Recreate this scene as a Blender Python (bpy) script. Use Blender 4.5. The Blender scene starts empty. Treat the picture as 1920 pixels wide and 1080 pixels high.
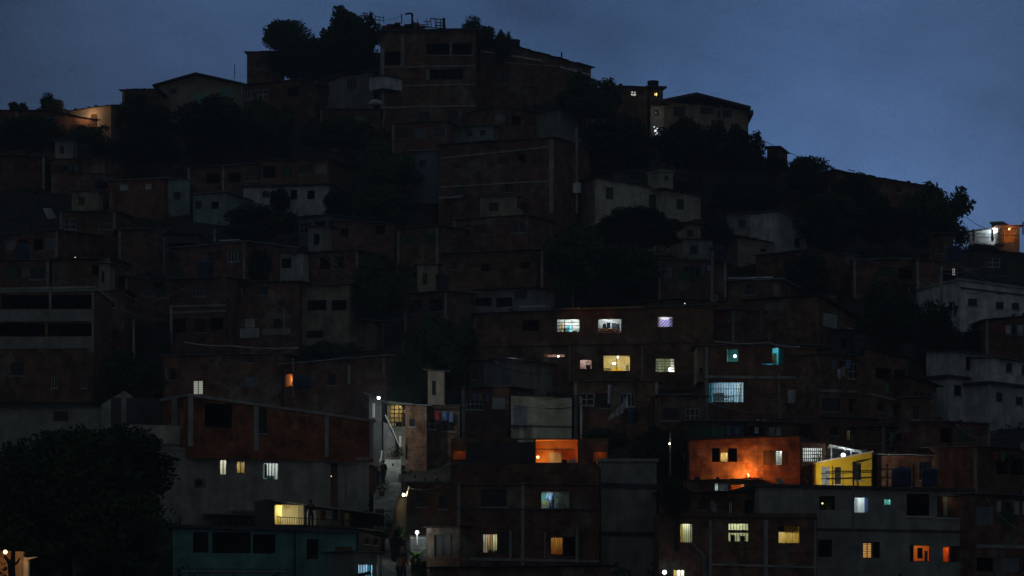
import bpy, math, random
from mathutils import Vector, Matrix, noise
R = math.radians
random.seed(7)
SC = bpy.context.scene

# ------------------------------------------------------------------ camera, sky, sun, exposure
F, H0 = 5400.0, 1150.0            # focal length and horizon row, in pixels of the 1920-wide picture
cd = bpy.data.cameras.new('camera')
cam = bpy.data.objects.new('camera', cd); SC.collection.objects.link(cam)
cam.location = (0, 0, 0); cam.rotation_euler = (R(90), 0, 0)
cd.sensor_width = 36; cd.lens = 36 * F / 1920; cd.shift_y = (H0 - 540) / 1920
cd.clip_start = 1; cd.clip_end = 6000
SC.camera = cam
SC.cycles.use_denoising = True; SC.cycles.sample_clamp_indirect = 2.0
SC.view_settings.view_transform = 'Standard'; SC.view_settings.look = 'None'
SC.view_settings.exposure = 0.0; SC.view_settings.gamma = 1

W = bpy.data.worlds.new('World'); SC.world = W; W.use_nodes = True
nt = W.node_tree; nt.nodes.clear()
def N(t, typ, **kw):
    n = t.nodes.new(typ)
    for k, v in kw.items():
        setattr(n, k, v)
    return n
def mth(t, op, a, b=None, c=None, clamp=False):
    n = t.nodes.new('ShaderNodeMath'); n.operation = op; n.use_clamp = clamp
    for i, v in enumerate((a, b, c)):
        if v is None: continue
        if isinstance(v, (int, float)): n.inputs[i].default_value = v
        else: t.links.new(v, n.inputs[i])
    return n.outputs[0]
tc = N(nt, 'ShaderNodeTexCoord')
sep = N(nt, 'ShaderNodeSeparateXYZ'); nt.links.new(tc.outputs['Generated'], sep.inputs[0])
dx, dy, dz = sep.outputs
sky = N(nt, 'ShaderNodeTexSky', sky_type='NISHITA', sun_disc=False)
sky.sun_elevation = R(0.5); sky.sun_rotation = R(20); sky.altitude = 900
# dusk glow: brightest over the right-hand ridge, darker to the left, upwards and behind the camera
ax = mth(nt, 'SUBTRACT', dx, 0.05); az = mth(nt, 'SUBTRACT', dz, 0.13)
r2 = mth(nt, 'ADD', mth(nt, 'MULTIPLY', mth(nt, 'MULTIPLY', ax, ax), 16.0), mth(nt, 'MULTIPLY', mth(nt, 'MULTIPLY', az, az), 10.0))
glow = mth(nt, 'POWER', 2.718, mth(nt, 'MULTIPLY', r2, -1.0))
ax2 = mth(nt, 'SUBTRACT', dx, 0.13); az2 = mth(nt, 'SUBTRACT', dz, 0.125)
r3 = mth(nt, 'ADD', mth(nt, 'MULTIPLY', mth(nt, 'MULTIPLY', ax2, ax2), 120.0), mth(nt, 'MULTIPLY', mth(nt, 'MULTIPLY', az2, az2), 900.0))
glow2 = mth(nt, 'POWER', 2.718, mth(nt, 'MULTIPLY', r3, -1.0))
n1 = N(nt, 'ShaderNodeTexNoise'); n1.inputs['Scale'].default_value = 7.0; n1.inputs['Detail'].default_value = 4.0; n1.inputs['Roughness'].default_value = 0.55
mp = N(nt, 'ShaderNodeMapping'); mp.inputs['Scale'].default_value = (1.0, 1.0, 1.7); mp.inputs['Rotation'].default_value = (0, R(12), 0)
nt.links.new(tc.outputs['Generated'], mp.inputs[0]); nt.links.new(mp.outputs[0], n1.inputs['Vector'])
cl = mth(nt, 'MULTIPLY_ADD', n1.outputs[0], 2.0, 0.0)
n2 = N(nt, 'ShaderNodeTexNoise'); n2.inputs['Scale'].default_value = 1500.0; n2.inputs['Detail'].default_value = 1.0
nt.links.new(tc.outputs['Generated'], n2.inputs['Vector'])
cl = mth(nt, 'MULTIPLY', cl, mth(nt, 'MULTIPLY_ADD', n2.outputs[0], 0.5, 0.75))
back = N(nt, 'ShaderNodeMapRange'); back.inputs['From Min'].default_value = -0.4; back.inputs['From Max'].default_value = 0.9
back.inputs['To Min'].default_value = 0.30; back.inputs['To Max'].default_value = 1.0
nt.links.new(dy, back.inputs['Value'])
amp = mth(nt, 'MULTIPLY_ADD', glow, 0.80, 0.27)
amp = mth(nt, 'MULTIPLY_ADD', glow2, 0.50, amp)
amp = mth(nt, 'MULTIPLY', mth(nt, 'MULTIPLY', amp, cl), back.outputs[0])
tint = N(nt, 'ShaderNodeMix', data_type='RGBA'); nt.links.new(glow, tint.inputs['Factor'])
tint.inputs[6].default_value = (0.058, 0.095, 0.178, 1); tint.inputs[7].default_value = (0.050, 0.104, 0.228, 1)
col = N(nt, 'ShaderNodeVectorMath', operation='SCALE'); nt.links.new(tint.outputs[2], col.inputs[0]); nt.links.new(amp, col.inputs['Scale'])
behind = N(nt, 'ShaderNodeMapRange', interpolation_type='SMOOTHSTEP'); behind.inputs['From Min'].default_value = 0.55; behind.inputs['From Max'].default_value = -0.35
behind.inputs['To Min'].default_value = 0.0; behind.inputs['To Max'].default_value = 1.0; nt.links.new(dy, behind.inputs['Value'])
city = N(nt, 'ShaderNodeMix', data_type='RGBA'); nt.links.new(behind.outputs[0], city.inputs['Factor']); nt.links.new(col.outputs[0], city.inputs[6]); city.inputs[7].default_value = (0.039, 0.048, 0.056, 1)
bg = N(nt, 'ShaderNodeBackground'); nt.links.new(city.outputs[2], bg.inputs[0]); bg.inputs[1].default_value = 1.0
bg2 = N(nt, 'ShaderNodeBackground'); nt.links.new(sky.outputs[0], bg2.inputs[0]); bg2.inputs[1].default_value = 0.002
ad = N(nt, 'ShaderNodeAddShader'); nt.links.new(bg.outputs[0], ad.inputs[0]); nt.links.new(bg2.outputs[0], ad.inputs[1])
wo = N(nt, 'ShaderNodeOutputWorld'); nt.links.new(ad.outputs[0], wo.inputs[0])

sd = bpy.data.lights.new('sun', 'SUN'); sd.energy = 0.004; sd.angle = R(20); sd.color = (0.75, 0.85, 1.0)
sun = bpy.data.objects.new('sun', sd); SC.collection.objects.link(sun)
sun.rotation_euler = (R(-60), 0, R(-20))

# ------------------------------------------------------------------ helpers
def D(py): return 145.0 + (1080.0 - py) * 0.135        # distance of the hillside at a row
def P(px, py, Y): return Vector(((px - 960) / F * Y, Y, (H0 - py) / F * Y))
LABELS = {}
def link(o, parent=None):
    SC.collection.objects.link(o)
    if parent: o.parent = parent
    return o
def tag(o, label, cat, group=None, kind=None):
    if label:
        if label in LABELS and not group and cat != 'cable': print('DUPLICATE LABEL', label)
        LABELS[label] = 1
        o['label'] = label
    if cat: o['category'] = cat
    if group: o['group'] = group
    if kind: o['kind'] = kind
    return o
def empty(name, loc, label, cat, group=None):
    o = bpy.data.objects.new(name, None); o.location = loc; o.empty_display_size = .3
    link(o); return tag(o, label, cat, group)
class MB:
    def __init__(s): s.v = []; s.f = []
    def quad(s, *p):
        i = len(s.v); s.v += [Vector(q) for q in p]; s.f.append(tuple(range(i, i + len(p))))
    def hexa(s, p):      # 8 corners: bottom 4 ccw, top 4 ccw
        i = len(s.v); s.v += [Vector(q) for q in p]
        for f in ((3, 2, 1, 0), (4, 5, 6, 7), (0, 1, 5, 4), (1, 2, 6, 5), (2, 3, 7, 6), (3, 0, 4, 7)):
            s.f.append(tuple(i + k for k in f))
    def box(s, a, b):
        (x0, y0, z0), (x1, y1, z1) = a, b
        s.hexa([(x0, y0, z0), (x1, y0, z0), (x1, y1, z0), (x0, y1, z0), (x0, y0, z1), (x1, y0, z1), (x1, y1, z1), (x0, y1, z1)])
    def tube(s, pts, r, n=6, caps=True):
        pts = [Vector(p) for p in pts]; rr = r if isinstance(r, (list, tuple)) else [r] * len(pts)
        base = len(s.v)
        for k, p in enumerate(pts):
            d = (pts[min(k + 1, len(pts) - 1)] - pts[max(k - 1, 0)]).normalized()
            a = d.orthogonal().normalized() if abs(d.z) > .9 else d.cross(Vector((0, 0, 1))).normalized()
            b = d.cross(a)
            for j in range(n):
                t = 2 * math.pi * j / n
                s.v.append(p + (a * math.cos(t) + b * math.sin(t)) * rr[k])
        for k in range(len(pts) - 1):
            for j in range(n):
                a0 = base + k * n + j; a1 = base + k * n + (j + 1) % n
                s.f.append((a0, a1, a1 + n, a0 + n))
        if caps:
            s.f.append(tuple(base + j for j in reversed(range(n))))
            s.f.append(tuple(base + (len(pts) - 1) * n + j for j in range(n)))
    def lathe(s, c, prof, n=20, axis='Z'):
        c = Vector(c); base = len(s.v)
        for r, h in prof:
            for j in range(n):
                t = 2 * math.pi * j / n
                p = Vector((r * math.cos(t), r * math.sin(t), h))
                if axis == 'Y': p = Vector((p.x, p.z, p.y))
                s.v.append(c + p)
        for k in range(len(prof) - 1):
            for j in range(n):
                a0 = base + k * n + j; a1 = base + k * n + (j + 1) % n
                s.f.append((a0, a1, a1 + n, a0 + n))
        s.f.append(tuple(base + j for j in reversed(range(n)))); s.f.append(tuple(base + (len(prof) - 1) * n + j for j in range(n)))
    def ball(s, c, r, n=10):
        s.lathe(c, [(max(.001, r * math.sin(math.pi * k / 6)), -r * math.cos(math.pi * k / 6)) for k in range(7)], n)
    def build(s, name, mat, parent=None, smooth=False):
        if parent is not None:
            o0 = parent
            while o0.parent: o0 = o0.parent
            loc = o0.location.copy()
        else:
            xs = [v.x for v in s.v]; ys = [v.y for v in s.v]; zs = [v.z for v in s.v]
            loc = Vector(((min(xs) + max(xs)) / 2, (min(ys) + max(ys)) / 2, min(zs)))
        me = bpy.data.meshes.new(name)
        me.from_pydata([v - loc for v in s.v], [], s.f)
        if smooth: me.polygons.foreach_set('use_smooth', [True] * len(me.polygons))
        me.materials.append(mat); me.update()
        o = bpy.data.objects.new(name, me)
        if parent is None: o.location = loc
        return link(o, parent)

# ------------------------------------------------------------------ materials
MC = {}
def new_mat(name):
    m = bpy.data.materials.new(name); m.use_nodes = True
    t = m.node_tree; b = t.nodes['Principled BSDF']
    return m, t, b
def setc(sock, c): sock.default_value = (c[0], c[1], c[2], 1)
def vary(t, b, c, lo=.6, hi=1.3, scale=1.1, stain=True, rough=.9):
    """base colour with real blotches, streaks and per-object difference"""
    g = N(t, 'ShaderNodeNewGeometry')
    n = N(t, 'ShaderNodeTexNoise'); n.inputs['Scale'].default_value = scale; n.inputs['Detail'].default_value = 6; n.inputs['Roughness'].default_value = .65
    t.links.new(g.outputs['Position'], n.inputs['Vector'])
    mr = N(t, 'ShaderNodeMapRange'); mr.inputs['From Min'].default_value = .3; mr.inputs['From Max'].default_value = .7
    mr.inputs['To Min'].default_value = lo; mr.inputs['To Max'].default_value = hi; t.links.new(n.outputs[0], mr.inputs['Value'])
    f = mr.outputs[0]
    if stain:
        mp = N(t, 'ShaderNodeMapping'); mp.inputs['Scale'].default_value = (2.4, 2.4, .35); t.links.new(g.outputs['Position'], mp.inputs[0])
        n2 = N(t, 'ShaderNodeTexNoise'); n2.inputs['Scale'].default_value = 1.0; n2.inputs['Detail'].default_value = 3; t.links.new(mp.outputs[0], n2.inputs['Vector'])
        f = mth(t, 'MULTIPLY', f, mth(t, 'MULTIPLY_ADD', n2.outputs[0], .9, .55))
    oi = N(t, 'ShaderNodeObjectInfo')
    f = mth(t, 'MULTIPLY', f, mth(t, 'MULTIPLY_ADD', oi.outputs['Random'], .3, .85))
    v = N(t, 'ShaderNodeVectorMath', operation='SCALE'); t.links.new(f, v.inputs['Scale'])
    if hasattr(c, 'is_output'): t.links.new(c, v.inputs[0])
    else: v.inputs[0].default_value = c
    t.links.new(v.outputs[0], b.inputs['Base Color'])
    b.inputs['Roughness'].default_value = rough
    b.inputs['Specular IOR Level'].default_value = .25
    bp = N(t, 'ShaderNodeBump'); bp.inputs['Strength'].default_value = .4; bp.inputs['Distance'].default_value = .05
    n3 = N(t, 'ShaderNodeTexNoise'); n3.inputs['Scale'].default_value = 6; n3.inputs['Detail'].default_value = 4; t.links.new(g.outputs['Position'], n3.inputs['Vector'])
    t.links.new(n3.outputs[0], bp.inputs['Height']); t.links.new(bp.outputs[0], b.inputs['Normal'])
def plain(name, c, rough=.85, **k):
    if name in MC: return MC[name]
    m, t, b = new_mat(name); vary(t, b, c, rough=rough, **k); MC[name] = m; return m
def brick(name, c1, c2, mortar):
    m, t, b = new_mat(name)
    g = N(t, 'ShaderNodeNewGeometry'); s = N(t, 'ShaderNodeSeparateXYZ'); t.links.new(g.outputs['Position'], s.inputs[0])
    c = N(t, 'ShaderNodeCombineXYZ'); t.links.new(mth(t, 'ADD', s.outputs[0], s.outputs[1]), c.inputs[0]); t.links.new(s.outputs[2], c.inputs[1])
    br = N(t, 'ShaderNodeTexBrick'); t.links.new(c.outputs[0], br.inputs['Vector'])
    setc(br.inputs['Color1'], c1); setc(br.inputs['Color2'], c2); setc(br.inputs['Mortar'], mortar)
    br.inputs['Scale'].default_value = 1; br.inputs['Brick Width'].default_value = .34; br.inputs['Row Height'].default_value = .22
    br.inputs['Mortar Size'].default_value = .022; br.inputs['Mortar Smooth'].default_value = .3
    pn = N(t, 'ShaderNodeTexNoise'); pn.inputs['Scale'].default_value = .42; pn.inputs['Detail'].default_value = 5; pn.inputs['Roughness'].default_value = .6; t.links.new(g.outputs['Position'], pn.inputs['Vector'])
    pr = N(t, 'ShaderNodeMapRange'); pr.inputs[1].default_value = .56; pr.inputs[2].default_value = .60; pr.inputs[4].default_value = .7; t.links.new(pn.outputs[0], pr.inputs[0])
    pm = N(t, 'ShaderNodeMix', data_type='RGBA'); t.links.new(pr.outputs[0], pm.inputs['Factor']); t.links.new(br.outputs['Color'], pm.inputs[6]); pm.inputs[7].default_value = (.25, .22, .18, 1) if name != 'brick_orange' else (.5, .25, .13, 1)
    vary(t, b, pm.outputs[2], lo=.32, hi=1.6, scale=1.3, rough=.95)
    MC[name] = m; return m
brick('brick', (.28, .115, .065), (.19, .08, .05), (.18, .14, .11))
brick('brick_brown', (.24, .115, .06), (.17, .08, .045), (.18, .14, .10))
brick('brick_red', (.27, .12, .08), (.19, .085, .06), (.17, .12, .10))
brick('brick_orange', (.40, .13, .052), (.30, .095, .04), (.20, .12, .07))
plain('plaster_grey', (.38, .37, .33)); plain('plaster_cream', (.74, .69, .57)); plain('plaster_white', (.72, .73, .72))
plain('plaster_beige', (.42, .34, .25)); plain('plaster_olive', (.52, .52, .38)); plain('plaster_turquoise', (.17, .37, .33))
plain('plaster_yellow', (.78, .50, .03), lo=.88, hi=1.05, stain=False); plain('concrete', (.40, .39, .37)); plain('concrete_dark', (.10, .10, .095))
plain('plaster_pale_teal', (.32, .42, .39)); plain('plaster_blue', (.22, .28, .34)); plain('plaster_pink', (.40, .20, .16)); plain('paint_teal', (.05, .42, .50)); plain('zinc', (.24, .25, .26), rough=.5)
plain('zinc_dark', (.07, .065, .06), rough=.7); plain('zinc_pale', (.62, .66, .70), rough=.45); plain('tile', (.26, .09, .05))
plain('metal_dark', (.03, .03, .032), rough=.5); plain('metal_white', (.6, .6, .58), rough=.5); plain('metal_grey', (.25, .26, .27), rough=.5)
plain('wood', (.20, .12, .07)); plain('tank_blue', (.05, .08, .15), rough=.5); plain('tank_black', (.05, .055, .065), rough=.5)
plain('cloth_white', (.6, .62, .65)); plain('cloth_blue', (.16, .24, .42)); plain('cloth_red', (.36, .05, .04)); plain('cloth_teal', (.06, .38, .42))
plain('cloth_green', (.08, .25, .10)); plain('skin', (.30, .16, .10)); plain('hair', (.02, .015, .012)); plain('denim', (.04, .06, .12)); plain('shirt_black', (.025, .025, .03))
plain('soil', (.055, .048, .034)); plain('stair', (.60, .62, .55)); plain('stone', (.42, .30, .18)); plain('tarp_blue', (.03, .08, .22))
plain('door_grey', (.30, .33, .36)); plain('door_wood', (.14, .08, .045)); plain('shutter_green', (.07, .14, .07)); plain('orange_paint', (.75, .20, .04))
plain('room_white', (.75, .76, .70), stain=False, lo=.9, hi=1.05); plain('room_yellow', (.72, .60, .28), stain=False); plain('room_pink', (.70, .48, .40), stain=False)
plain('room_blue', (.45, .62, .72), stain=False); plain('room_teal', (.16, .42, .40), stain=False); plain('room_orange', (.75, .36, .10), stain=False); plain('room_cream', (.74, .68, .46), stain=False); plain('room_green', (.55, .60, .42), stain=False)
plain('room_grey', (.40, .41, .38), stain=False); plain('black_item', (.02, .022, .03)); plain('wood_light', (.50, .33, .14))
m, t, b = new_mat('glass_dark'); setc(b.inputs['Base Color'], (.015, .018, .022)); b.inputs['Roughness'].default_value = .12; MC['glass_dark'] = m
def cloth_tr(name, c):
    m, t, b = new_mat(name); t.nodes.remove(b)
    a = N(t, 'ShaderNodeBsdfDiffuse'); setc(a.inputs[0], c); d = N(t, 'ShaderNodeBsdfTranslucent'); setc(d.inputs[0], c)
    x = N(t, 'ShaderNodeMixShader'); x.inputs[0].default_value = .6; t.links.new(a.outputs[0], x.inputs[1]); t.links.new(d.outputs[0], x.inputs[2])
    t.links.new(x.outputs[0], t.nodes['Material Output'].inputs[0]); MC[name] = m
cloth_tr('curtain_white', (.8, .8, .78)); cloth_tr('curtain_teal', (.10, .55, .60)); cloth_tr('curtain_orange', (.85, .38, .10)); cloth_tr('curtain_lilac', (.62, .55, .85)); cloth_tr('curtain_yellow', (.8, .68, .25))
cloth_tr('curtain_blue', (.2, .3, .6))
m, t, b = new_mat('cloth_striped')   # pale lilac cloth with dark slanting stripes
g = N(t, 'ShaderNodeNewGeometry'); s = N(t, 'ShaderNodeSeparateXYZ'); t.links.new(g.outputs['Position'], s.inputs[0])
fr = mth(t, 'FRACT', mth(t, 'MULTIPLY', mth(t, 'SUBTRACT', s.outputs[0], s.outputs[2]), 4.6))
st = mth(t, 'GREATER_THAN', fr, .72)
mx = N(t, 'ShaderNodeMix', data_type='RGBA'); t.links.new(st, mx.inputs['Factor']); mx.inputs[6].default_value = (.62, .58, .95, 1); mx.inputs[7].default_value = (.05, .04, .12, 1)
dd = N(t, 'ShaderNodeBsdfTranslucent'); t.links.new(mx.outputs[2], dd.inputs[0]); de = N(t, 'ShaderNodeBsdfDiffuse'); t.links.new(mx.outputs[2], de.inputs[0])
x = N(t, 'ShaderNodeMixShader'); x.inputs[0].default_value = .7; t.links.new(de.outputs[0], x.inputs[1]); t.links.new(dd.outputs[0], x.inputs[2]); t.links.new(x.outputs[0], t.nodes['Material Output'].inputs[0]); MC['cloth_striped'] = m
def emit(name, c, s):
    if name in MC: return MC[name]
    m, t, b = new_mat(name); setc(b.inputs['Base Color'], (0, 0, 0)); setc(b.inputs['Emission Color'], c); b.inputs['Emission Strength'].default_value = s; MC[name] = m; m.cycles.emission_sampling = 'NONE'; return m
CW, CC, CY, CO, CD = (.85, .95, 1.0), (.72, .88, 1.0), (1.0, .86, .52), (1.0, .42, .10), (1.0, .95, .80)
emit('bulb_white', (.9, .97, 1), 9); emit('bulb_cool', (.75, .88, 1), 9); emit('bulb_warm', (1, .88, .6), 8); emit('bulb_orange', (1, .55, .2), 6)
def foliage(name, c, c2):
    m, t, b = new_mat(name)
    g = N(t, 'ShaderNodeNewGeometry'); n = N(t, 'ShaderNodeTexNoise'); n.inputs['Scale'].default_value = .8; n.inputs['Detail'].default_value = 3
    t.links.new(g.outputs['Position'], n.inputs['Vector'])
    mx = N(t, 'ShaderNodeMix', data_type='RGBA'); mr = N(t, 'ShaderNodeMapRange'); mr.inputs[1].default_value = .35; mr.inputs[2].default_value = .65
    t.links.new(n.outputs[0], mr.inputs[0]); t.links.new(mr.outputs[0], mx.inputs['Factor']); mx.inputs[6].default_value = (*c, 1); mx.inputs[7].default_value = (*c2, 1)
    oi = N(t, 'ShaderNodeObjectInfo'); hs = N(t, 'ShaderNodeVectorMath', operation='SCALE'); t.links.new(mx.outputs[2], hs.inputs[0])
    t.links.new(mth(t, 'MULTIPLY_ADD', oi.outputs['Random'], .7, .65), hs.inputs['Scale']); t.links.new(hs.outputs[0], b.inputs['Base Color'])
    b.inputs['Roughness'].default_value = .75; b.inputs['Specular IOR Level'].default_value = .15; MC[name] = m
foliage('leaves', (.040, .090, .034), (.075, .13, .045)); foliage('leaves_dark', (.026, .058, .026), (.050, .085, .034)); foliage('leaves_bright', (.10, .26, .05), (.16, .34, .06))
plain('bark', (.07, .055, .04))

# ------------------------------------------------------------------ lamps
def lamp(loc, power, c, parent=None, r=.07, name='lamp_light'):
    l = bpy.data.lights.new(name, 'POINT'); l.energy = power; l.color = c; l.shadow_soft_size = r
    o = bpy.data.objects.new(name, l)
    if parent:
        o0 = parent
        while o0.parent: o0 = o0.parent
        o.location = Vector(loc) - o0.location
    else: o.location = loc
    return link(o, parent)

# ------------------------------------------------------------------ facades and houses
class Fac:
    def __init__(s, x0, Y0, x1, Y1):
        A = Vector(((x0 - 960) / F * Y0, Y0, 0)); B = Vector(((x1 - 960) / F * Y1, Y1, 0))
        s.A = A; s.d = B - A; s.L = s.d.length; s.u = s.d.normalized(); s.n = Vector((-s.u.y, s.u.x, 0))
    def uz(s, px, py):
        k = (px - 960) / F
        q = (s.A.x - k * s.A.y) / (k * s.d.y - s.d.x); Y = s.A.y + q * s.d.y
        return q * s.L, (H0 - py) / F * Y
    def w(s, u, z, d=0.0): return s.A + s.u * u + s.n * d + Vector((0, 0, z))
    def box(s, mb, u0, u1, z0, z1, d0, d1):
        mb.hexa([s.w(u0, z0, d0), s.w(u1, z0, d0), s.w(u1, z0, d1), s.w(u0, z0, d1), s.w(u0, z1, d0), s.w(u1, z1, d0), s.w(u1, z1, d1), s.w(u0, z1, d1)])
    def pbox(s, mb, x0, y0, x1, y1, d0, d1):
        u0, z1 = s.uz(x0, (y0)); u1, _ = s.uz(x1, y0); xm = (x0 + x1) / 2
        _, z1 = s.uz(xm, y0); _, z0 = s.uz(xm, y1)
        s.box(mb, u0, u1, z0, z1, d0, d1)
FOOT = []; FILL = []; PROT = []
def covers(a, b_, y0, y1): return any(a < q[2] + 4 and b_ > q[0] - 4 and y0 < q[3] + 3 and y1 > q[1] - 3 for q in PROT)
def clampyaw(x0, x1, yl, yr, Y):
    if yl == yr: return 0.0
    w = abs(x1 - x0) / F * Y
    return max(-.75 * w, min(.75 * w, Y * (H0 - yl) / (H0 - yr) - Y))

def window(root, fc, r, kind, o):
    x0, y0, x1, y1 = r[:4]; u0, _ = fc.uz(x0, y0); u1, _ = fc.uz(x1, y0); xm = (x0 + x1) / 2
    _, z1 = fc.uz(xm, y0); _, z0 = fc.uz(xm, y1)
    rm = r[4] if len(r) > 4 else None
    fr = MB(); t = o.get('ft', .05)
    for a in ((u0, u0 + t, z0, z1), (u1 - t, u1, z0, z1), (u0 + t, u1 - t, z1 - t, z1), (u0 + t, u1 - t, z0, z0 + t)): fc.box(fr, *a, .06, .12)
    nv, nh = o.get('bars', (1, 0)); bt = o.get('bt', .022)
    for k in range(1, nv + 1):
        u = u0 + (u1 - u0) * k / (nv + 1); fc.box(fr, u - bt, u + bt, z0 + t, z1 - t, .07, .11)
    for k in range(1, nh + 1):
        z = z0 + (z1 - z0) * k / (nh + 1); fc.box(fr, u0 + t, u1 - t, z - bt, z + bt, .052, .108)
    if kind in ('door', 'shut'):
        nm = 'door' if kind == 'door' else 'shutter'
        p = MB(); fc.box(p, u0 + .01, u1 - .01, z0 + .01, z1 - .01, .03, .08)
        d = p.build(nm, MC[o.get('mat', 'door_grey')], root)
        f2 = MB()
        if kind == 'door':
            fc.box(f2, u1 - .16, u1 - .10, z0 + (z1 - z0) * .45, z0 + (z1 - z0) * .52, -.02, .028); f2.build('door_handle', MC['metal_grey'], d)
        else:
            for k in range(7):
                z = z0 + (z1 - z0) * (k + .5) / 7; fc.box(f2, u0 + .07, u1 - .07, z - .04, z + .02, .012, .028)
            f2.build('slats', MC[o.get('mat', 'door_grey')], d)
        return
    w = fr.build('window', MC[o.get('frame', 'metal_dark')], root)
    if kind == 'dark':
        p = MB(); fc.box(p, u0 + t, u1 - t, z0 + t, z1 - t, .082, .096); p.build('pane', MC['glass_dark'], w)
        if o.get('sill', 1):
            s_ = MB(); fc.box(s_, u0 - .06, u1 + .06, z0 - .07, z0 - .005, -.05, .10); s_.build('sill', MC['concrete'], w)
    if kind == 'blind':
        p = MB(); c = o.get('c', CO); n = max(4, int((z1 - z0) / .11))
        for k in range(n):
            z = z0 + (z1 - z0) * k / n; fc.box(p, u0 + t, u1 - t, z + .02, z + (z1 - z0) / n - .012, .14, .16)
        p.build('blind', emit('blind_%d_%d' % (int(c[0] * 9 + c[1] * 90 + c[2] * 900), int(o.get('e', .6) * 100)), c, o.get('e', .6)), w)
    if kind == 'lit':
        ex = o.get('ex', .3); ua, ub = u0 - ex, u1 + ex; za, zb = z0 - o.get('down', .5), z1 + o.get('up', .25)
        if rm: ua = max(ua, rm[0]); ub = min(ub, rm[1]); za = max(za, rm[2]); zb = min(zb, rm[3])
        dp = o.get('dp', 2.4); mb = MB()
        f = lambda *a: fc.w(*a)
        mb.quad(f(ua, za, dp), f(ub, za, dp), f(ub, zb, dp), f(ua, zb, dp))
        mb.quad(f(ua, za, .02), f(ua, za, dp), f(ua, zb, dp), f(ua, zb, .02)); mb.quad(f(ub, za, .02), f(ub, zb, .02), f(ub, zb, dp), f(ub, za, dp))
        mb.quad(f(ua, za, .02), f(ub, za, .02), f(ub, za, dp), f(ua, za, dp)); mb.quad(f(ua, zb, .02), f(ua, zb, dp), f(ub, zb, dp), f(ub, zb, .02))
        mb.build('room_wall', MC[o.get('room', 'room_white')], root)
        # furniture edge and picture on the back wall so the room is not empty
        lx, ly, ld = o.get('lamp', (.5, .12, 1.1))
        lu = u0 + (u1 - u0) * lx; lz = min(zb - .12, z1 - (z1 - z0) * ly)
        area = (ub - ua) * (zb - za)
        lamp(fc.w(lu, lz, ld) + (Vector((0, -.24, -.10)) if o.get('bulb') else Vector((0, 0, 0))), 1.9 * o.get('p', 9) * max(.4, min(2.5, area / 3)), o.get('c', CD), root, .05)
        if o.get('bulb'):
            bb = MB(); bb.ball(fc.w(lu, lz, ld), o.get('br', .09)); bb.build('light_bulb', MC[o['bulb']], root, True)
        rq = random.Random(int(x0 * 5 + y0))
        if 'cur' not in o and not o.get('items') and (u1 - u0) > .5: o['cur'] = [(0, rq.uniform(.12, .3), rq.choice(['curtain_white', 'curtain_yellow', 'curtain_white']))] + ([(rq.uniform(.75, .88), 1, 'curtain_white')] if rq.random() < .5 else [])
        if 'cur' in o:
            for (a, b_, m_) in o['cur']:
                cu = MB(); n = 10; A_ = u0 + (u1 - u0) * a; B_ = u0 + (u1 - u0) * b_
                for k in range(n):
                    p0 = A_ + (B_ - A_) * k / n; p1 = A_ + (B_ - A_) * (k + 1) / n; w0 = .2 + .04 * (k % 2); w1 = .2 + .04 * ((k + 1) % 2)
                    cu.quad(fc.w(p0, z0 - .1, w0), fc.w(p1, z0 - .1, w1), fc.w(p1, z1 + .03, w1), fc.w(p0, z1 + .03, w0))
                cu.build('curtain', MC[m_], w)
        for it in o.get('items', ()):     # (name, label, category, fx0, fy0, fx1, fy1, depth, thick, material)
            nm, lb, ct, a0, b0, a1, b1, de_, th, mm = it
            q = MB(); ua_, ub_ = u0 + (u1 - u0) * a0, u0 + (u1 - u0) * a1; zt, zb_ = z1 - (z1 - z0) * b0, z1 - (z1 - z0) * b1
            if nm in ('shelf', 'bookshelf'):
                fc.box(q, ua_, ub_, zb_, zb_ + .05, de_, de_ + th); fc.box(q, ua_, ub_, zt - .05, zt, de_, de_ + th)
                fc.box(q, ua_ + .001, ua_ + .05, zb_ + .05, zt - .05, de_, de_ + th); fc.box(q, ub_ - .05, ub_ - .001, zb_ + .05, zt - .05, de_, de_ + th)
                fc.box(q, ua_ + .05, ub_ - .05, (zb_ + zt) / 2 - .02, (zb_ + zt) / 2 + .02, de_ + .01, de_ + th - .01)
            elif nm == 'potted_plant':
                rnd = random.Random(int(a0 * 100 + b0 * 10)); zc = zb_
                for k in range(60):
                    c_ = fc.w(rnd.uniform(ua_, ub_), zc + (zt - zb_) * rnd.random() ** 1.5, de_ + rnd.uniform(-.08, .08)); s_ = .07
                    e1 = Vector((rnd.uniform(-1, 1), rnd.uniform(-1, 1), rnd.uniform(-1, 1))).normalized() * s_; e2 = e1.orthogonal().normalized() * s_ * .6
                    q.quad(c_ - e1, c_ + e2, c_ + e1, c_ - e2)
                fc.box(q, (ua_ + ub_) / 2 - .1, (ua_ + ub_) / 2 + .1, zb_ - .18, zb_ + .02, de_ - .07, de_ + .07)
            else:
                fc.box(q, ua_, ub_, zb_, zt, de_, de_ + th)
                if nm in ('wall_cabinet', 'wardrobe', 'refrigerator'):
                    fc.box(q, (ua_ + ub_) / 2 - .012, (ua_ + ub_) / 2 + .012, zb_ + .05, zt - .05, de_ - .02, de_ - .002)
                    fc.box(q, ua_ + .03, ua_ + .05, zb_ + .15, zb_ + .3, de_ - .03, de_ - .002)
                elif nm == 'picture_frame':
                    fc.box(q, ua_ - .03, ub_ + .03, zt, zt + .03, de_ - .01, de_ + th); fc.box(q, ua_ - .03, ub_ + .03, zb_ - .03, zb_, de_ - .01, de_ + th)
            oo = q.build(nm, MC[mm]); tag(oo, lb, ct)

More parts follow.
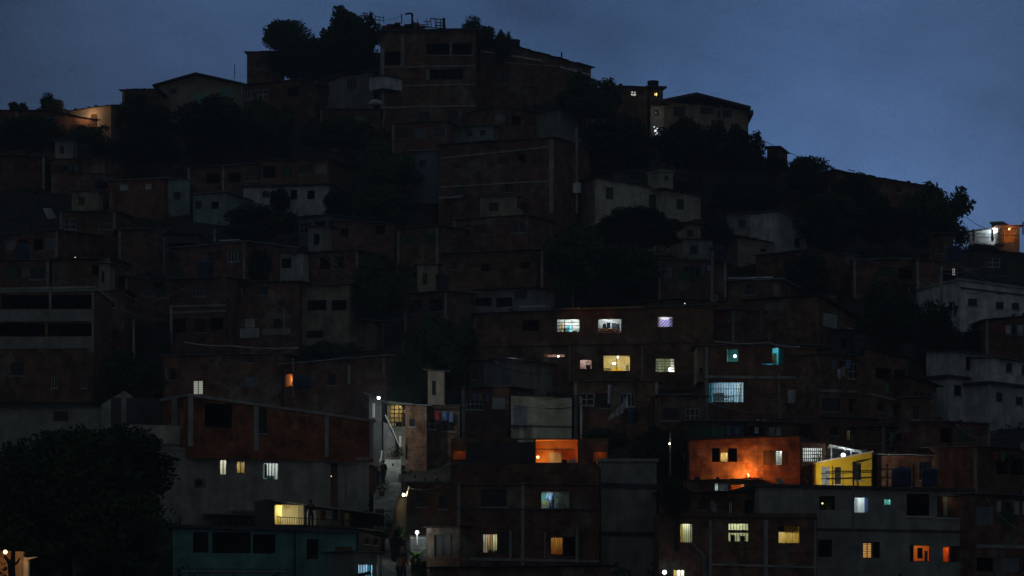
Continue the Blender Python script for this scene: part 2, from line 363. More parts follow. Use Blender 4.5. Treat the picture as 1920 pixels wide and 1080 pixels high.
def H(label, x0, x1, yl, yr, base, mat='brick', wins=(), cols=(), beams=(), roof='zinc', depth=6.0, Y=None, yaw=None, rise=.2, over=.3,
      name=None, cat='house', add_to=None, ground=True, nx=0, found=1.6, stubs=0, rt=None, edge=None, colm='concrete'):
    Y = Y or D(base)
    if yaw is None: yaw = clampyaw(x0, x1, yl, yr, Y)
    fc = Fac(x0, Y, x1, Y + yaw); L = fc.L
    _, zl = fc.uz(x0, yl); _, zr = fc.uz(x1, yr)
    zb = min(fc.uz(x0, base)[1], fc.uz(x1, base)[1])
    if ground: zb -= found
    root = add_to or empty(name or {'brick': 'brick_house'}.get(mat.split('_')[0], 'plastered_house'), fc.w(L / 2, zb, 0), label, cat)
    rnd = random.Random(int(x0 * 7 + yl * 13))
    wins = list(wins)
    if nx:        # a row of small dark openings on each storey
        st = 2.55 * F / Y; rows = max(1, int(round((base - (yl + yr) / 2) / st))); pw = (x1 - x0) / nx
        for j in range(rows):
            for i in range(nx):
                if rnd.random() < .22: continue
                cx = x0 + pw * (i + .5) + rnd.uniform(-.12, .12) * pw; ww = rnd.uniform(.8, 1.25) * F / Y / 2; ww = min(ww, pw * .36)
                f = (cx - x0) / (x1 - x0); top = yl + (yr - yl) * f + (base - yl - (yr - yl) * f) * (j + .22) / rows; hh = rnd.uniform(.7, 1.0) * F / Y
                hh = min(hh, (base - top) * .7, (base - yl) / rows * .55)
                wins.append((cx - ww, top, cx + ww, top + hh, rnd.choice(['dark', 'dark', 'hole', 'shut']), {'mat': rnd.choice(['door_grey', 'door_wood', 'shutter_green']), 'bars': (rnd.choice([1, 2, 3]), rnd.choice([0, 1])), 'frame': rnd.choice(['metal_dark', 'metal_grey', 'plaster_white', 'wood', 'metal_white'])}))
    zt = lambda u: zl + (zr - zl) * u / L
    ops = []
    for r in wins:
        a, _ = fc.uz(r[0], r[1]); b_, _ = fc.uz(r[2], r[1]); xm = (r[0] + r[2]) / 2; z1 = fc.uz(xm, r[1])[1]; z0 = fc.uz(xm, r[3])[1]
        a = max(a, .06); b_ = min(b_, L - .06); z1 = min(z1, min(zt(a), zt(b_)) - .06); z0 = max(z0, zb + .05)
        ops.append((a, b_, z0, z1))
    cuts = sorted({0.0, L} | {o_[0] for o_ in ops} | {o_[1] for o_ in ops})
    mb = MB()
    for a, b_ in zip(cuts[:-1], cuts[1:]):
        if b_ - a < 1e-4: continue
        mid = (a + b_) / 2; cov = sorted([o_ for o_ in ops if o_[0] < mid < o_[1]], key=lambda q: q[2])
        lo = (zb, zb)
        for o_ in cov:
            if o_[2] > lo[0]: mb.quad(fc.w(a, lo[0]), fc.w(b_, lo[1]), fc.w(b_, o_[2]), fc.w(a, o_[2]))
            lo = (max(lo[0], o_[3]),) * 2
        mb.quad(fc.w(a, lo[0]), fc.w(b_, lo[1]), fc.w(b_, zt(b_)), fc.w(a, zt(a)))
    for a, b_, z0, z1 in ops:
        t_ = .16
        mb.quad(fc.w(a, z0), fc.w(a, z1), fc.w(a, z1, t_), fc.w(a, z0, t_)); mb.quad(fc.w(b_, z0), fc.w(b_, z0, t_), fc.w(b_, z1, t_), fc.w(b_, z1))
        mb.quad(fc.w(a, z0), fc.w(a, z0, t_), fc.w(b_, z0, t_), fc.w(b_, z0)); mb.quad(fc.w(a, z1), fc.w(b_, z1), fc.w(b_, z1, t_), fc.w(a, z1, t_))
    bk = rise if roof in ('zinc', 'zinc_dark', 'zinc_pale', 'tile') else 0
    mb.quad(fc.w(0, zb), fc.w(0, zt(0)), fc.w(0, zt(0) + bk, depth), fc.w(0, zb, depth))
    mb.quad(fc.w(L, zb), fc.w(L, zb, depth), fc.w(L, zt(L) + bk, depth), fc.w(L, zt(L)))
    mb.quad(fc.w(0, zb, depth), fc.w(0, zt(0) + bk, depth), fc.w(L, zt(L) + bk, depth), fc.w(L, zb, depth))
    mb.build('wall', MC[mat], root)
    if roof:
        th = rt or (.16 if roof in ('concrete', 'concrete_dark') else .05); ov = over if roof not in ('concrete',) else .12
        k = bk / depth
        def rp(u, d, dz): return fc.w(u, zt(u) + k * d + .01 + dz, d)
        r_ = MB()
        if roof in ('concrete', 'concrete_dark'): r_.hexa([rp(-ov, -ov, 0), rp(L + ov, -ov, 0), rp(L + ov, depth + .1, 0), rp(-ov, depth + .1, 0), rp(-ov, -ov, th), rp(L + ov, -ov, th), rp(L + ov, depth + .1, th), rp(-ov, depth + .1, th)])
        else:      # separate uneven sheets
            ns = max(2, int(L / .85)); ue = [-ov + (L + 2 * ov) * i / ns for i in range(ns + 1)]
            for i in range(ns):
                a, b_ = ue[i], ue[i + 1] + .04; e = -ov + rnd.uniform(-.14, .16); z1_, z2_ = rnd.uniform(0, .05) + .004 * (i % 2), rnd.uniform(0, .05)
                r_.hexa([rp(a, e, z1_), rp(b_, e, z2_), rp(b_, depth + .1, z2_), rp(a, depth + .1, z1_), rp(a, e, z1_ + .03), rp(b_, e, z2_ + .03), rp(b_, depth + .1, z2_ + .03), rp(a, depth + .1, z1_ + .03)])
        rr = r_.build('roof', MC[roof], root)
        if roof.startswith('zinc') and L > 3:     # sheet laps, odd battens and stones that hold the sheets down
            g_ = MB(); n = int(L / .9)
            for i in range(n):
                u = (i + .5) * L / n + rnd.uniform(-.1, .1)
                fc_w = [rp(u - .03, -ov - .02, th + .002), rp(u + .03, -ov - .02, th + .002), rp(u + .03, depth * .95, th + .002), rp(u - .03, depth * .95, th + .002)]
                g_.hexa(fc_w + [q + Vector((0, 0, .045)) for q in fc_w])
            for i in range(int(L / 1.6)):
                c_ = rp(rnd.uniform(.2, L - .2), rnd.uniform(0, .6), th + .05); s_ = rnd.uniform(.07, .15)
                g_.box(c_ - Vector((s_, s_, .05)), c_ + Vector((s_ * rnd.uniform(.8, 1.6), s_, s_)))
            g_.build('roof_batten', MC['zinc_dark'], root)
    if stubs:
        for i in range(stubs):
            u = L * (i + .1) / max(1, stubs - .8) if stubs > 1 else L * .5; s_ = MB(); h = rnd.uniform(.35, 1.1)
            zz = zt(u) + .02
            for (a, b_) in ((-.08, 0), (.08, 0), (0, .12)): s_.tube([fc.w(u + a, zz, .15 + b_), fc.w(u + a + rnd.uniform(-.04, .04), zz + h, .15 + b_)], .018, 5)
            s_.build('rebar', MC['metal_dark'], root)
    for c in cols:
        cx, y0, y1 = c[:3]; w_ = c[3] if len(c) > 3 else 7; q = MB(); fc.pbox(q, cx - w_ / 2, y0, cx + w_ / 2, y1, -.045, -.002); q.build('column', MC[colm], root)
    for c in beams:
        q = MB(); xa, ya, xb, yb, th = c[:5]; u0_, za_ = fc.uz(xa, ya); u1_, zb_ = fc.uz(xb, yb); hh = th / F * Y
        q.hexa([fc.w(u0_, za_ - hh, -.07), fc.w(u1_, zb_ - hh, -.07), fc.w(u1_, zb_ - hh, -.001), fc.w(u0_, za_ - hh, -.001), fc.w(u0_, za_, -.07), fc.w(u1_, zb_, -.07), fc.w(u1_, zb_, -.001), fc.w(u0_, za_, -.001)])
        q.build('beam', MC[c[5] if len(c) > 5 else 'concrete'], root)
    for i, (r, (a, b_, z0, z1)) in enumerate(zip(wins, ops)):
        if r[4] in ('lit', 'blind'): PROT.append(r[:4])
        if r[4] == 'hole': continue
        # how far the room behind may spread before it meets the next one
        ua, ub, za, zbb = .08, L - .08, zb + .1, min(zt(0), zt(L)) - .05
        for j, q in enumerate(ops):
            if j == i: continue
            if q[2] < z1 and q[3] > z0:
                if q[1] <= a + .01: ua = max(ua, (q[1] + a) / 2 + .03)
                if q[0] >= b_ - .01: ub = min(ub, (q[0] + b_) / 2 - .03)
            if q[0] < b_ and q[1] > a:
                if q[3] <= z0 + .01: za = max(za, (q[3] + z0) / 2 + .03)
                if q[2] >= z1 - .01: zbb = min(zbb, (q[2] + z1) / 2 - .03)
        window(root, fc, (r[0], r[1], r[2], r[3], (ua, ub, za, max(zbb, z1 + .02))), r[4], r[5] if len(r) > 5 else {})
    if nx and mat.startswith('brick') and L > 3:
        hgt = zt(L / 2) - (zb + found); rows = max(1, int(round(hgt / 2.6))); n = max(1, int(L / 3.2))
        for i in range(n + 1):
            u = .1 + (L - .2) * i / n
            if any(o_[0] - .14 < u < o_[1] + .14 for o_ in ops): continue
            q = MB(); fc.box(q, u - .1, u + .1, zb, zt(u) - .02, -.05, -.002); q.build('column', MC['concrete'], root)
        for j in range(1, rows):
            z = zb + found + hgt * j / rows
            if any(o_[2] - .1 < z < o_[3] + .1 for o_ in ops): continue
            q = MB(); fc.box(q, .02, L - .02, z - .09, z + .09, -.065, -.001); q.build('beam', MC['concrete'], root)
    if nx and ground: FILL.append((label, x0, x1, yl, yr, Y, fc, L, zl, zr, mat))
    if ground:
        FOOT.append((fc, L, depth, zb + found - .25))
    return root, fc

# ------------------------------------------------------------------ THE HOUSES, ridge first
def lit(**k): return k
# ridge, left to right
H('low dark flat-roofed house on the ridge at the far left edge', -60, 122, 207, 209, 262, 'brick_brown', roof='zinc_dark', nx=4, rise=0)
H('small house with warm lamplit wall under a low pitched roof on the left ridge', 122, 208, 210, 198, 246, 'plaster_beige', roof='zinc_dark', rise=.8, nx=0, wins=[(170, 214, 182, 226, 'shut', {'mat': 'door_wood'})])
H('dark house with long sloping roof before the warm lamplit ridge wall', 104, 214, 210, 231, 264, 'brick_brown', roof='zinc_dark', Y=D(262), yaw=0, rise=0, depth=4, wins=[(170, 238, 180, 248, 'dark', {})])
H('dark boxy house stepping up the left ridge behind a wide bush', 229, 292, 169, 168, 228, 'brick_brown', roof='zinc_dark', rise=0, nx=2)
gr, gf = H('house with wide overhanging gabled roof and turquoise panels on the left ridge', 298, 452, 160, 160, 215, 'plaster_beige', roof=None, Y=D(200),
           wins=[(392, 176, 404, 188, 'dark', {}), (318, 166, 330, 176, 'dark', {})])
q = MB()      # the gabled roof, ridge running away from the camera
def gp(px, py, d):
    u, z = gf.uz(px, py); return gf.w(u, z, d)
for (a, b_) in (((287, 163), (368, 140)), ((368, 140), (458, 160))):
    q.hexa([gp(*a, -.6), gp(*b_, -.6), gp(*b_, 6), gp(*a, 6), gp(a[0], a[1] - 2.5, -.6), gp(b_[0], b_[1] - 2.5, -.6), gp(b_[0], b_[1] - 2.5, 6), gp(a[0], a[1] - 2.5, 6)])
q.build('roof', MC['zinc_dark'], gr)
q = MB(); q.quad(gp(300, 160, 0), gp(450, 160, 0), gp(368, 142, 0)); q.build('gable', MC['plaster_beige'], gr)
q = MB(); gf.pbox(q, 366, 176, 400, 190, -.09, -.004); gf.pbox(q, 411, 166, 434, 186, -.09, -.004); q.build('wall_panel', MC['plaster_turquoise'], gr)
H('dark flat-topped house beside the leftmost round tree on the summit', 463, 512, 98, 97, 160, 'brick_brown', roof='zinc_dark', rise=0, wins=[(480, 112, 492, 128, 'dark', {})])
# summit tower house
H('tall terraced brick house on the summit with dark open galleries', 713, 892, 60, 57, 245, 'brick_brown', roof='concrete_dark', depth=8, Y=D(225), stubs=4, rise=0, yaw=0,
  wins=[(800, 81, 843, 103, 'hole'), (848, 81, 884, 103, 'hole'), (722, 97, 750, 121, 'hole'), (806, 130, 868, 149, 'hole'), (730, 185, 752, 203, 'dark', {}), (782, 210, 806, 228, 'dark', {}), (840, 209, 858, 228, 'dark', {})],
  cols=[(717, 90, 240), (755, 65, 128), (845, 80, 104, 4), (802, 130, 150)], beams=[(713, 125, 892, 122, 3), (713, 160, 892, 157, 3), (713, 200, 892, 197, 3), (800, 103, 888, 103, 2)])
r_, f_ = H('long brick house under a sloping pale gutter right of the summit tower', 893, 1108, 68, 126, 205, 'brick_brown', roof='zinc_dark', Y=D(190), yaw=4, rise=.3, depth=6,
  wins=[(1076, 118, 1092, 128, 'dark', {}), (935, 140, 952, 156, 'dark', {}), (985, 140, 1000, 158, 'dark', {})], beams=[(893, 93, 1015, 112, 3, 'plaster_white'), (1050, 124, 1108, 139, 3, 'plaster_white'), (940, 116, 1050, 124, 1.6, 'concrete')])
q = MB(); f_.pbox(q, 886, 80, 891, 104, -.3, -.1); q.build('door_panel', MC['plaster_white'], r_)
H('white-fronted lean-to with corrugated sheet wall below the summit galleries', 716, 765, 142, 150, 165, 'zinc_pale', roof='zinc_dark', Y=D(235), ground=False, depth=2, cat='shed', name='metal_shed')
H('low house with long pale teal wall halfway below the summit tower', 842, 925, 240, 236, 262, 'plaster_pale_teal', roof='zinc', depth=5, wins=[(875, 246, 886, 256, 'dark', {}), (900, 244, 911, 254, 'dark', {})])
H('dark house with one glowing window under a low gable right of the summit', 1135, 1214, 161, 164, 235, 'brick_brown', roof='zinc_dark', yaw=0, rise=.5,
  wins=[(1182, 170, 1193, 180, 'lit', lit(room='room_white', c=CW, p=14, bars=(1, 1), lamp=(.5, .3, 1), dp=1.8)), (1150, 180, 1164, 194, 'dark', {})])
H('small red brick turret with one lit hole beside the black water tank', 1216, 1243, 165, 166, 215, 'brick_red', roof='concrete_dark', depth=3, rise=0,
  wins=[(1227, 173, 1234, 180, 'lit', lit(room='room_yellow', c=CY, p=10, bars=(0, 0), dp=1.2, ex=.1))])
H('small pale lamplit plaster hut beneath the red brick turret', 1220, 1247, 198, 198, 222, 'plaster_cream', roof='zinc_dark', Y=D(240), depth=2, rise=0, wins=[(1228, 206, 1235, 214, 'dark', {})])
r_, f_ = H('modern flat-roofed house with thick eaves on the right ridge', 1246, 1403, 190, 208, 262, 'plaster_beige', roof=None, Y=D(240), yaw=0, depth=9,
  wins=[(1312, 196, 1338, 214, 'dark', {'bars': (2, 0)}), (1345, 200, 1372, 220, 'dark', {'bars': (2, 0)}), (1262, 200, 1284, 218, 'dark', {})], cols=[(1311, 193, 240, 4), (1353, 197, 245, 4)])
q = MB()
def gp(px, py, d):
    u, z = f_.uz(px, py); return f_.w(u, z, d)
for (a, b_) in (((1240, 190), (1305, 177)), ((1305, 177), (1406, 203))):
    q.hexa([gp(a[0], a[1] + 4, -1.1), gp(b_[0], b_[1] + 5, -1.1), gp(b_[0], b_[1] + 5, 9.3), gp(a[0], a[1] + 4, 9.3), gp(*a, -1.1), gp(*b_, -1.1), gp(*b_, 9.3), gp(*a, 9.3)])
q.build('roof', MC['concrete_dark'], r_)
q = MB(); f_.pbox(q, 1400, 210, 1411, 218, -1.0, 5); q.build('balcony_slab', MC['concrete_dark'], r_)
H('tiny dark box house above the ridge trees with an overhanging roof corner', 1438, 1459, 277, 276, 320, 'brick_brown', roof='zinc_dark', depth=4, rise=0, over=.25)
H('long brown house sloping down the right ridge with beam ends on its roof', 1568, 1746, 321, 351, 395, 'brick_brown', roof='zinc_dark', yaw=3, depth=6, Y=D(400), wins=[(1640, 342, 1652, 354, 'dark', {}), (1680, 350, 1690, 361, 'dark', {})])

# upper and middle slope, left
H('dark brick house at the left edge below the ridge bushes', -40, 84, 290, 294, 345, 'brick', nx=4)
H('dark plastered house under the big left ridge bush', 96, 196, 300, 296, 350, 'brick_red', nx=3)
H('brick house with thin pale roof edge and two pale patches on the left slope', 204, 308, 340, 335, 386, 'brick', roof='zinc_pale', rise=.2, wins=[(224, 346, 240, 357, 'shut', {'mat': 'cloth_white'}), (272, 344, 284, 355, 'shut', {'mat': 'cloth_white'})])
H('narrow pale teal plaster house right of the thin-edged brick house', 310, 356, 334, 338, 392, 'plaster_pale_teal', roof='zinc', wins=[(325, 360, 339, 374, 'dark', {})])
r_, f_ = H('two-storey dark brick house above the white awning on the left slope', 352, 486, 315, 308, 368, 'brick_brown', nx=4)
H('low white house under a long turquoise awning', 362, 424, 366, 361, 398, 'plaster_pale_teal', roof='zinc_pale', rise=-.4, wins=[(366, 376, 378, 392, 'dark', {}), (396, 378, 410, 392, 'hole')])
H('dark brick storey above the white-banded house', 488, 616, 302, 298, 344, 'brick', Y=D(385) + .3, nx=4, ground=False)
H('white-banded house with two small black windows in a row', 456, 616, 352, 347, 384, 'plaster_white', roof='concrete_dark', rise=0, wins=[(545, 356, 557, 374, 'hole'), (576, 357, 590, 373, 'hole'), (492, 358, 504, 370, 'dark', {})])
H('plum-coloured brick house below the long summit wall', 560, 700, 137, 136, 190, 'plaster_grey', roof='zinc', nx=5, rise=.4)
H('low brick terrace row left of the summit wall', 452, 560, 160, 150, 205, 'brick_brown', nx=4)
H('dark brick house just under the white satellite dome', 600, 712, 205, 206, 262, 'brick_brown', nx=4, Y=D(270))
H('shadowed brick house below the summit tower, left of its teal wall', 735, 838, 232, 228, 275, 'brick', nx=3)
H('brick house wedged between the tower foot and the big blank brick block', 926, 1046, 200, 214, 262, 'brick_brown', nx=4, yaw=3)
H('grey shadowed house in the trees below the long gutter house', 1050, 1140, 205, 222, 268, 'plaster_grey', nx=3)
H('large brick block with slanted beam and corner column in mid hill', 822, 1040, 272, 258, 402, 'brick_red', depth=8, Y=D(405), roof='zinc', rise=.2,
  wins=[(848, 305, 862, 317, 'dark', {}), (936, 294, 954, 308, 'dark', {}), (970, 290, 984, 302, 'hole'), (852, 350, 868, 366, 'dark', {}), (948, 345, 962, 360, 'dark', {})],
  cols=[(1034, 262, 400, 8)], beams=[(824, 296, 1036, 273, 3), (824, 350, 1036, 338, 2.2)])
H('slim pale blue plaster house left of the large brick block', 770, 821, 285, 283, 345, 'plaster_blue', roof='zinc_pale', rise=-.2, depth=4, Y=D(372), wins=[(786, 300, 798, 314, 'dark', {})])
r_, f_ = H('long cream house with three green-shuttered windows at mid right', 1116, 1314, 334, 368, 412, 'plaster_cream', roof='zinc', depth=7, yaw=3, rise=.3,
  wins=[(1136, 351, 1150, 374, 'shut', {'mat': 'shutter_green'}), (1217, 365, 1231, 391, 'shut', {'mat': 'shutter_green'}), (1268, 373, 1283, 393, 'shut', {'mat': 'shutter_green'})])
H('cluttered grey rooftop hut on top of the long cream house', 1150, 1262, 320, 328, 346, 'concrete_dark', roof='zinc', Y=D(400), ground=False, depth=4, wins=[(1180, 326, 1196, 338, 'dark', {})], rise=.3, name='rooftop_hut', cat='hut')
H('small beige chimney-like hut at the right end of the cream house roof', 1238, 1262, 322, 324, 352, 'plaster_olive', roof='concrete', Y=D(402) - 1.2, ground=False, depth=2, rise=0, name='rooftop_hut', cat='hut', wins=[(1246, 330, 1253, 338, 'dark', {})])
H('beige lower house peeking out beneath the cream house', 1270, 1318, 418, 422, 470, 'plaster_beige', roof='zinc_dark', rise=.3, wins=[(1288, 430, 1300, 444, 'dark', {})])
H('grey block wing of the pale corner house', 1362, 1456, 402, 396, 452, 'plaster_grey', roof='zinc', rise=.3, Y=D(470) + 3, wins=[(1385, 412, 1398, 426, 'dark', {}), (1420, 408, 1434, 424, 'dark', {})])
H('pale grey corner house with one shuttered window under the ridge trees', 1456, 1513, 397, 414, 474, 'plaster_white', roof='zinc', rise=.2, depth=5, wins=[(1485, 408, 1502, 430, 'shut', {'mat': 'door_grey'}), (1490, 446, 1500, 462, 'dark', {})])
H('low buff wall house in front of the grey block wing', 1384, 1480, 444, 462, 486, 'plaster_beige', roof='zinc_dark', Y=D(486), rise=.2, wins=[(1426, 466, 1436, 472, 'dark', {})])
H('sloped-roof brick house in the centre left under the leafy slope', 622, 740, 414, 420, 470, 'brick_red', yaw=0, wins=[(640, 428, 654, 444, 'hole'), (704, 422, 722, 440, 'hole')], roof='zinc')
H('dark house among the trees left of the sloped-roof brick house', 560, 618, 408, 404, 448, 'plaster_blue', nx=2)
H('white plaster room with one black window over the mid-left brick row', 509, 568, 476, 474, 522, 'plaster_white', roof='zinc_dark', depth=4, rise=0, wins=[(527, 484, 546, 503, 'hole')])
H('brick house continuing right from the white plaster room', 570, 672, 474, 470, 516, 'brick_red', nx=4, roof='zinc', rise=.1)
H('dark brick house below the tilted blue roof sheet at far left', 8, 108, 440, 432, 492, 'brick', nx=4)
H('dark house beneath the white-edged houses at left', 112, 214, 398, 396, 452, 'brick_brown', nx=3, cols=[(215, 396, 440, 4)])
H('brick house with a lone post beside its terrace, left of centre', 222, 312, 430, 432, 505, 'brick', nx=3, cols=[(308, 432, 510, 5)], stubs=2)
H('brick house with wavy white roof edge on the left slope', 314, 460, 468, 453, 515, 'brick_red', roof='zinc_pale', rise=.1, nx=4)
H('dark storey with a wide black terrace mouth under the wavy roof edge', 310, 372, 440, 440, 516, 'concrete_dark', roof='zinc_dark', Y=D(516) - .8, wins=[(316, 455, 366, 500, 'hole')], rise=0, depth=4)
H('narrow house in the dark beside the foliage left of centre', 462, 506, 455, 458, 520, 'brick_brown', nx=1)
r_, f_ = H('long concrete-framed house with two pale parapets at the left edge', -60, 176, 546, 541, 740, 'brick_brown', roof='concrete', depth=9, Y=D(735), rise=0, yaw=0,
  wins=[(2, 553, 92, 579, 'hole'), (97, 553, 172, 579, 'hole'), (-50, 606, 84, 630, 'hole'), (90, 606, 172, 630, 'hole'), (96, 708, 108, 728, 'dark', {'frame': 'metal_white'}), (151, 708, 163, 728, 'dark', {'frame': 'metal_white'}), (20, 680, 44, 704, 'dark', {})],
  cols=[(94, 548, 582, 4), (174, 545, 660, 4)], beams=[(-60, 546, 206, 541, 4), (-60, 581, 174, 580, 22, 'plaster_grey'), (-60, 633, 174, 631, 22, 'plaster_grey')])
H('dark brick upper house standing behind the concrete-framed house', -40, 92, 490, 488, 545, 'brick', nx=3, Y=D(600))
H('brick house with a lit speck at its eaves at far left', 98, 206, 486, 484, 540, 'brick_brown', nx=3, Y=D(600))
H('narrow orange-brown house against the concrete-framed house', 178, 232, 545, 545, 660, 'brick', nx=1)
H('brick house above the leaning white drainpipe', 234, 318, 520, 522, 590, 'brick_brown', nx=3)
H('brick house with pale lower storey beside the leaning drainpipe', 320, 424, 525, 520, 645, 'brick_red', nx=3, beams=[(320, 573, 424, 571, 3)], cols=[(322, 575, 645, 3, )])
r_, f_ = H('dark red house with two low whitewashed parapets, left of centre', 426, 560, 532, 528, 640, 'brick_red', roof='zinc', rise=.1,
  wins=[(447, 540, 453, 554, 'blind', {'c': (.5, .6, .75), 'e': .05, 'ft': .01}), (458, 597, 478, 614, 'shut', {'mat': 'plaster_white'}), (486, 538, 502, 552, 'dark', {}), (512, 598, 528, 616, 'dark', {})],
  cols=[(428, 533, 640, 4), (533, 580, 620, 4)], beams=[(432, 617, 486, 615, 18, 'plaster_white'), (492, 617, 545, 616, 12, 'plaster_grey')])
H('beige stacked house with dark slots right of the dark red house', 566, 655, 538, 534, 645, 'plaster_beige', roof='zinc', rise=.2, wins=[(576, 563, 612, 582, 'hole'), (618, 563, 650, 582, 'hole'), (574, 620, 606, 634, 'hole')], cols=[(620, 560, 645, 4)])
H('brick house with mauve tinted wall in the centre', 758, 838, 552, 546, 606, 'brick_red', nx=2, roof='zinc')
H('pale grey rendered room joined to a dark porch in the centre', 840, 888, 553, 553, 592, 'plaster_white', roof='zinc_dark', depth=4, rise=0, wins=[(872, 562, 884, 574, 'dark', {})])
H('dark porch house with uprights right of the pale grey room', 888, 1004, 545, 540, 600, 'plaster_grey', roof='zinc_dark', depth=4, rise=.2, wins=[(890, 558, 922, 574, 'hole'), (930, 558, 960, 575, 'hole'), (966, 545, 988, 560, 'dark', {})], cols=[(926, 556, 590, 3), (963, 556, 590, 3)])
H('brick house with two small black windows above the centre porch', 826, 1006, 476, 468, 530, 'brick_brown', wins=[(902, 494, 918, 508, 'hole'), (976, 490, 994, 503, 'hole'), (846, 492, 858, 504, 'dark', {})], roof='zinc')
H('dark brick house directly under the large brick block', 850, 990, 412, 404, 462, 'brick', nx=4)
H('shadowed house between the leafy slope and the brick block', 745, 822, 430, 424, 480, 'brick_brown', nx=2)
# right middle slope
H('red brick house left of the thin white roof glint', 1234, 1362, 486, 490, 548, 'brick_red', nx=4, roof='zinc')
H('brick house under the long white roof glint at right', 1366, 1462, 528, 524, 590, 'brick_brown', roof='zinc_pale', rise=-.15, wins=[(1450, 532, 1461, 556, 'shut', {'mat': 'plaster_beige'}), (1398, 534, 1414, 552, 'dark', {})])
H('brown yawed house with pale door and white half wall at right', 1536, 1604, 556, 596, 655, 'brick_brown', roof='zinc_dark', yaw=5, depth=6, rise=0,
  wins=[(1543, 588, 1571, 614, 'shut', {'mat': 'plaster_white'}), (1587, 614, 1600, 646, 'door', {'mat': 'plaster_white'}), (1560, 548, 1567, 555, 'dark', {})])
H('dark brick house under the big ridge trees at right', 1512, 1600, 470, 480, 535, 'brick_brown', nx=2)
H('brick house with a blue-lit roof edge left of the right ridge', 1600, 1716, 488, 486, 545, 'brick', roof='zinc_pale', rise=-.1, nx=3, wins=())
H('orange-brown brick house below the lit ridge house', 1718, 1796, 486, 494, 560, 'brick', nx=2, wins=[(1786, 503, 1791, 516, 'blind', {'c': (.9, .95, 1), 'e': .35, 'ft': .01})], yaw=0)
H('dark retaining house under the white lamplit fence at the right edge', 1800, 1960, 470, 478, 520, 'concrete_dark', nx=4, roof='zinc_dark')
H('long whitewashed house with pale parapet at the right edge', 1800, 1960, 526, 548, 616, 'plaster_white', roof='concrete', rise=0, depth=7, yaw=2,
  wins=[(1815, 560, 1832, 573, 'dark', {}), (1867, 566, 1882, 579, 'dark', {}), (1897, 568, 1911, 580, 'dark', {})], beams=[(1800, 538, 1960, 557, 2.5, 'concrete_dark')])
H('dark house with pitched roof below the whitewashed right edge house', 1848, 1960, 600, 590, 655, 'brick_brown', nx=3, Y=D(690), yaw=0)
H('white upper house with a large dark window at lower right edge', 1788, 1862, 660, 668, 704, 'plaster_white', depth=2.6, roof='zinc', rise=.2, ground=False, Y=D(782), wins=[(1811, 670, 1833, 694, 'dark', {'bars': (1, 1)})])
H('white upper house with small blue window at the right edge', 1866, 1960, 672, 684, 722, 'plaster_white', depth=2.6, roof='zinc', rise=.2, ground=False, Y=D(790), wins=[(1886, 681, 1898, 698, 'dark', {}), (1916, 686, 1930, 702, 'dark', {})])
H('white lower house with two slanting dark windows at lower right', 1778, 1850, 708, 718, 782, 'plaster_white', depth=2.6, roof='concrete_dark', rise=0, wins=[(1789, 722, 1803, 742, 'dark', {}), (1820, 725, 1836, 746, 'dark', {})])
H('white lower house at the right edge with two small dark windows', 1856, 1960, 720, 732, 790, 'plaster_white', depth=2.6, roof='concrete_dark', rise=0, wins=[(1868, 736, 1880, 752, 'dark', {}), (1905, 744, 1918, 759, 'dark', {})])
H('brown house with worn plaster face and hanging clothes at right', 1632, 1703, 656, 672, 812, 'brick_brown', roof='zinc_dark', rise=.3, yaw=3, wins=[(1642, 690, 1672, 712, 'hole'), (1676, 694, 1696, 714, 'hole'), (1645, 756, 1655, 772, 'dark', {}), (1676, 758, 1688, 780, 'dark', {})],
  beams=[(1632, 737, 1703, 754, 4)])
H('narrow brown house stepping down right of the worn plaster house', 1706, 1756, 708, 724, 805, 'brick_brown', roof='zinc_dark', rise=.1, wins=[(1713, 734, 1720, 750, 'dark', {}), (1724, 736, 1731, 752, 'dark', {}), (1740, 738, 1747, 750, 'dark', {})])
H('dark brick upper storey behind the lit brick row, left of the pole', 1372, 1528, 580, 590, 650, 'brick_red', nx=4, roof='zinc')
H('brick house between the lit row and the barred window house', 1262, 1366, 560, 566, 640, 'brick_brown', nx=3, roof='zinc')

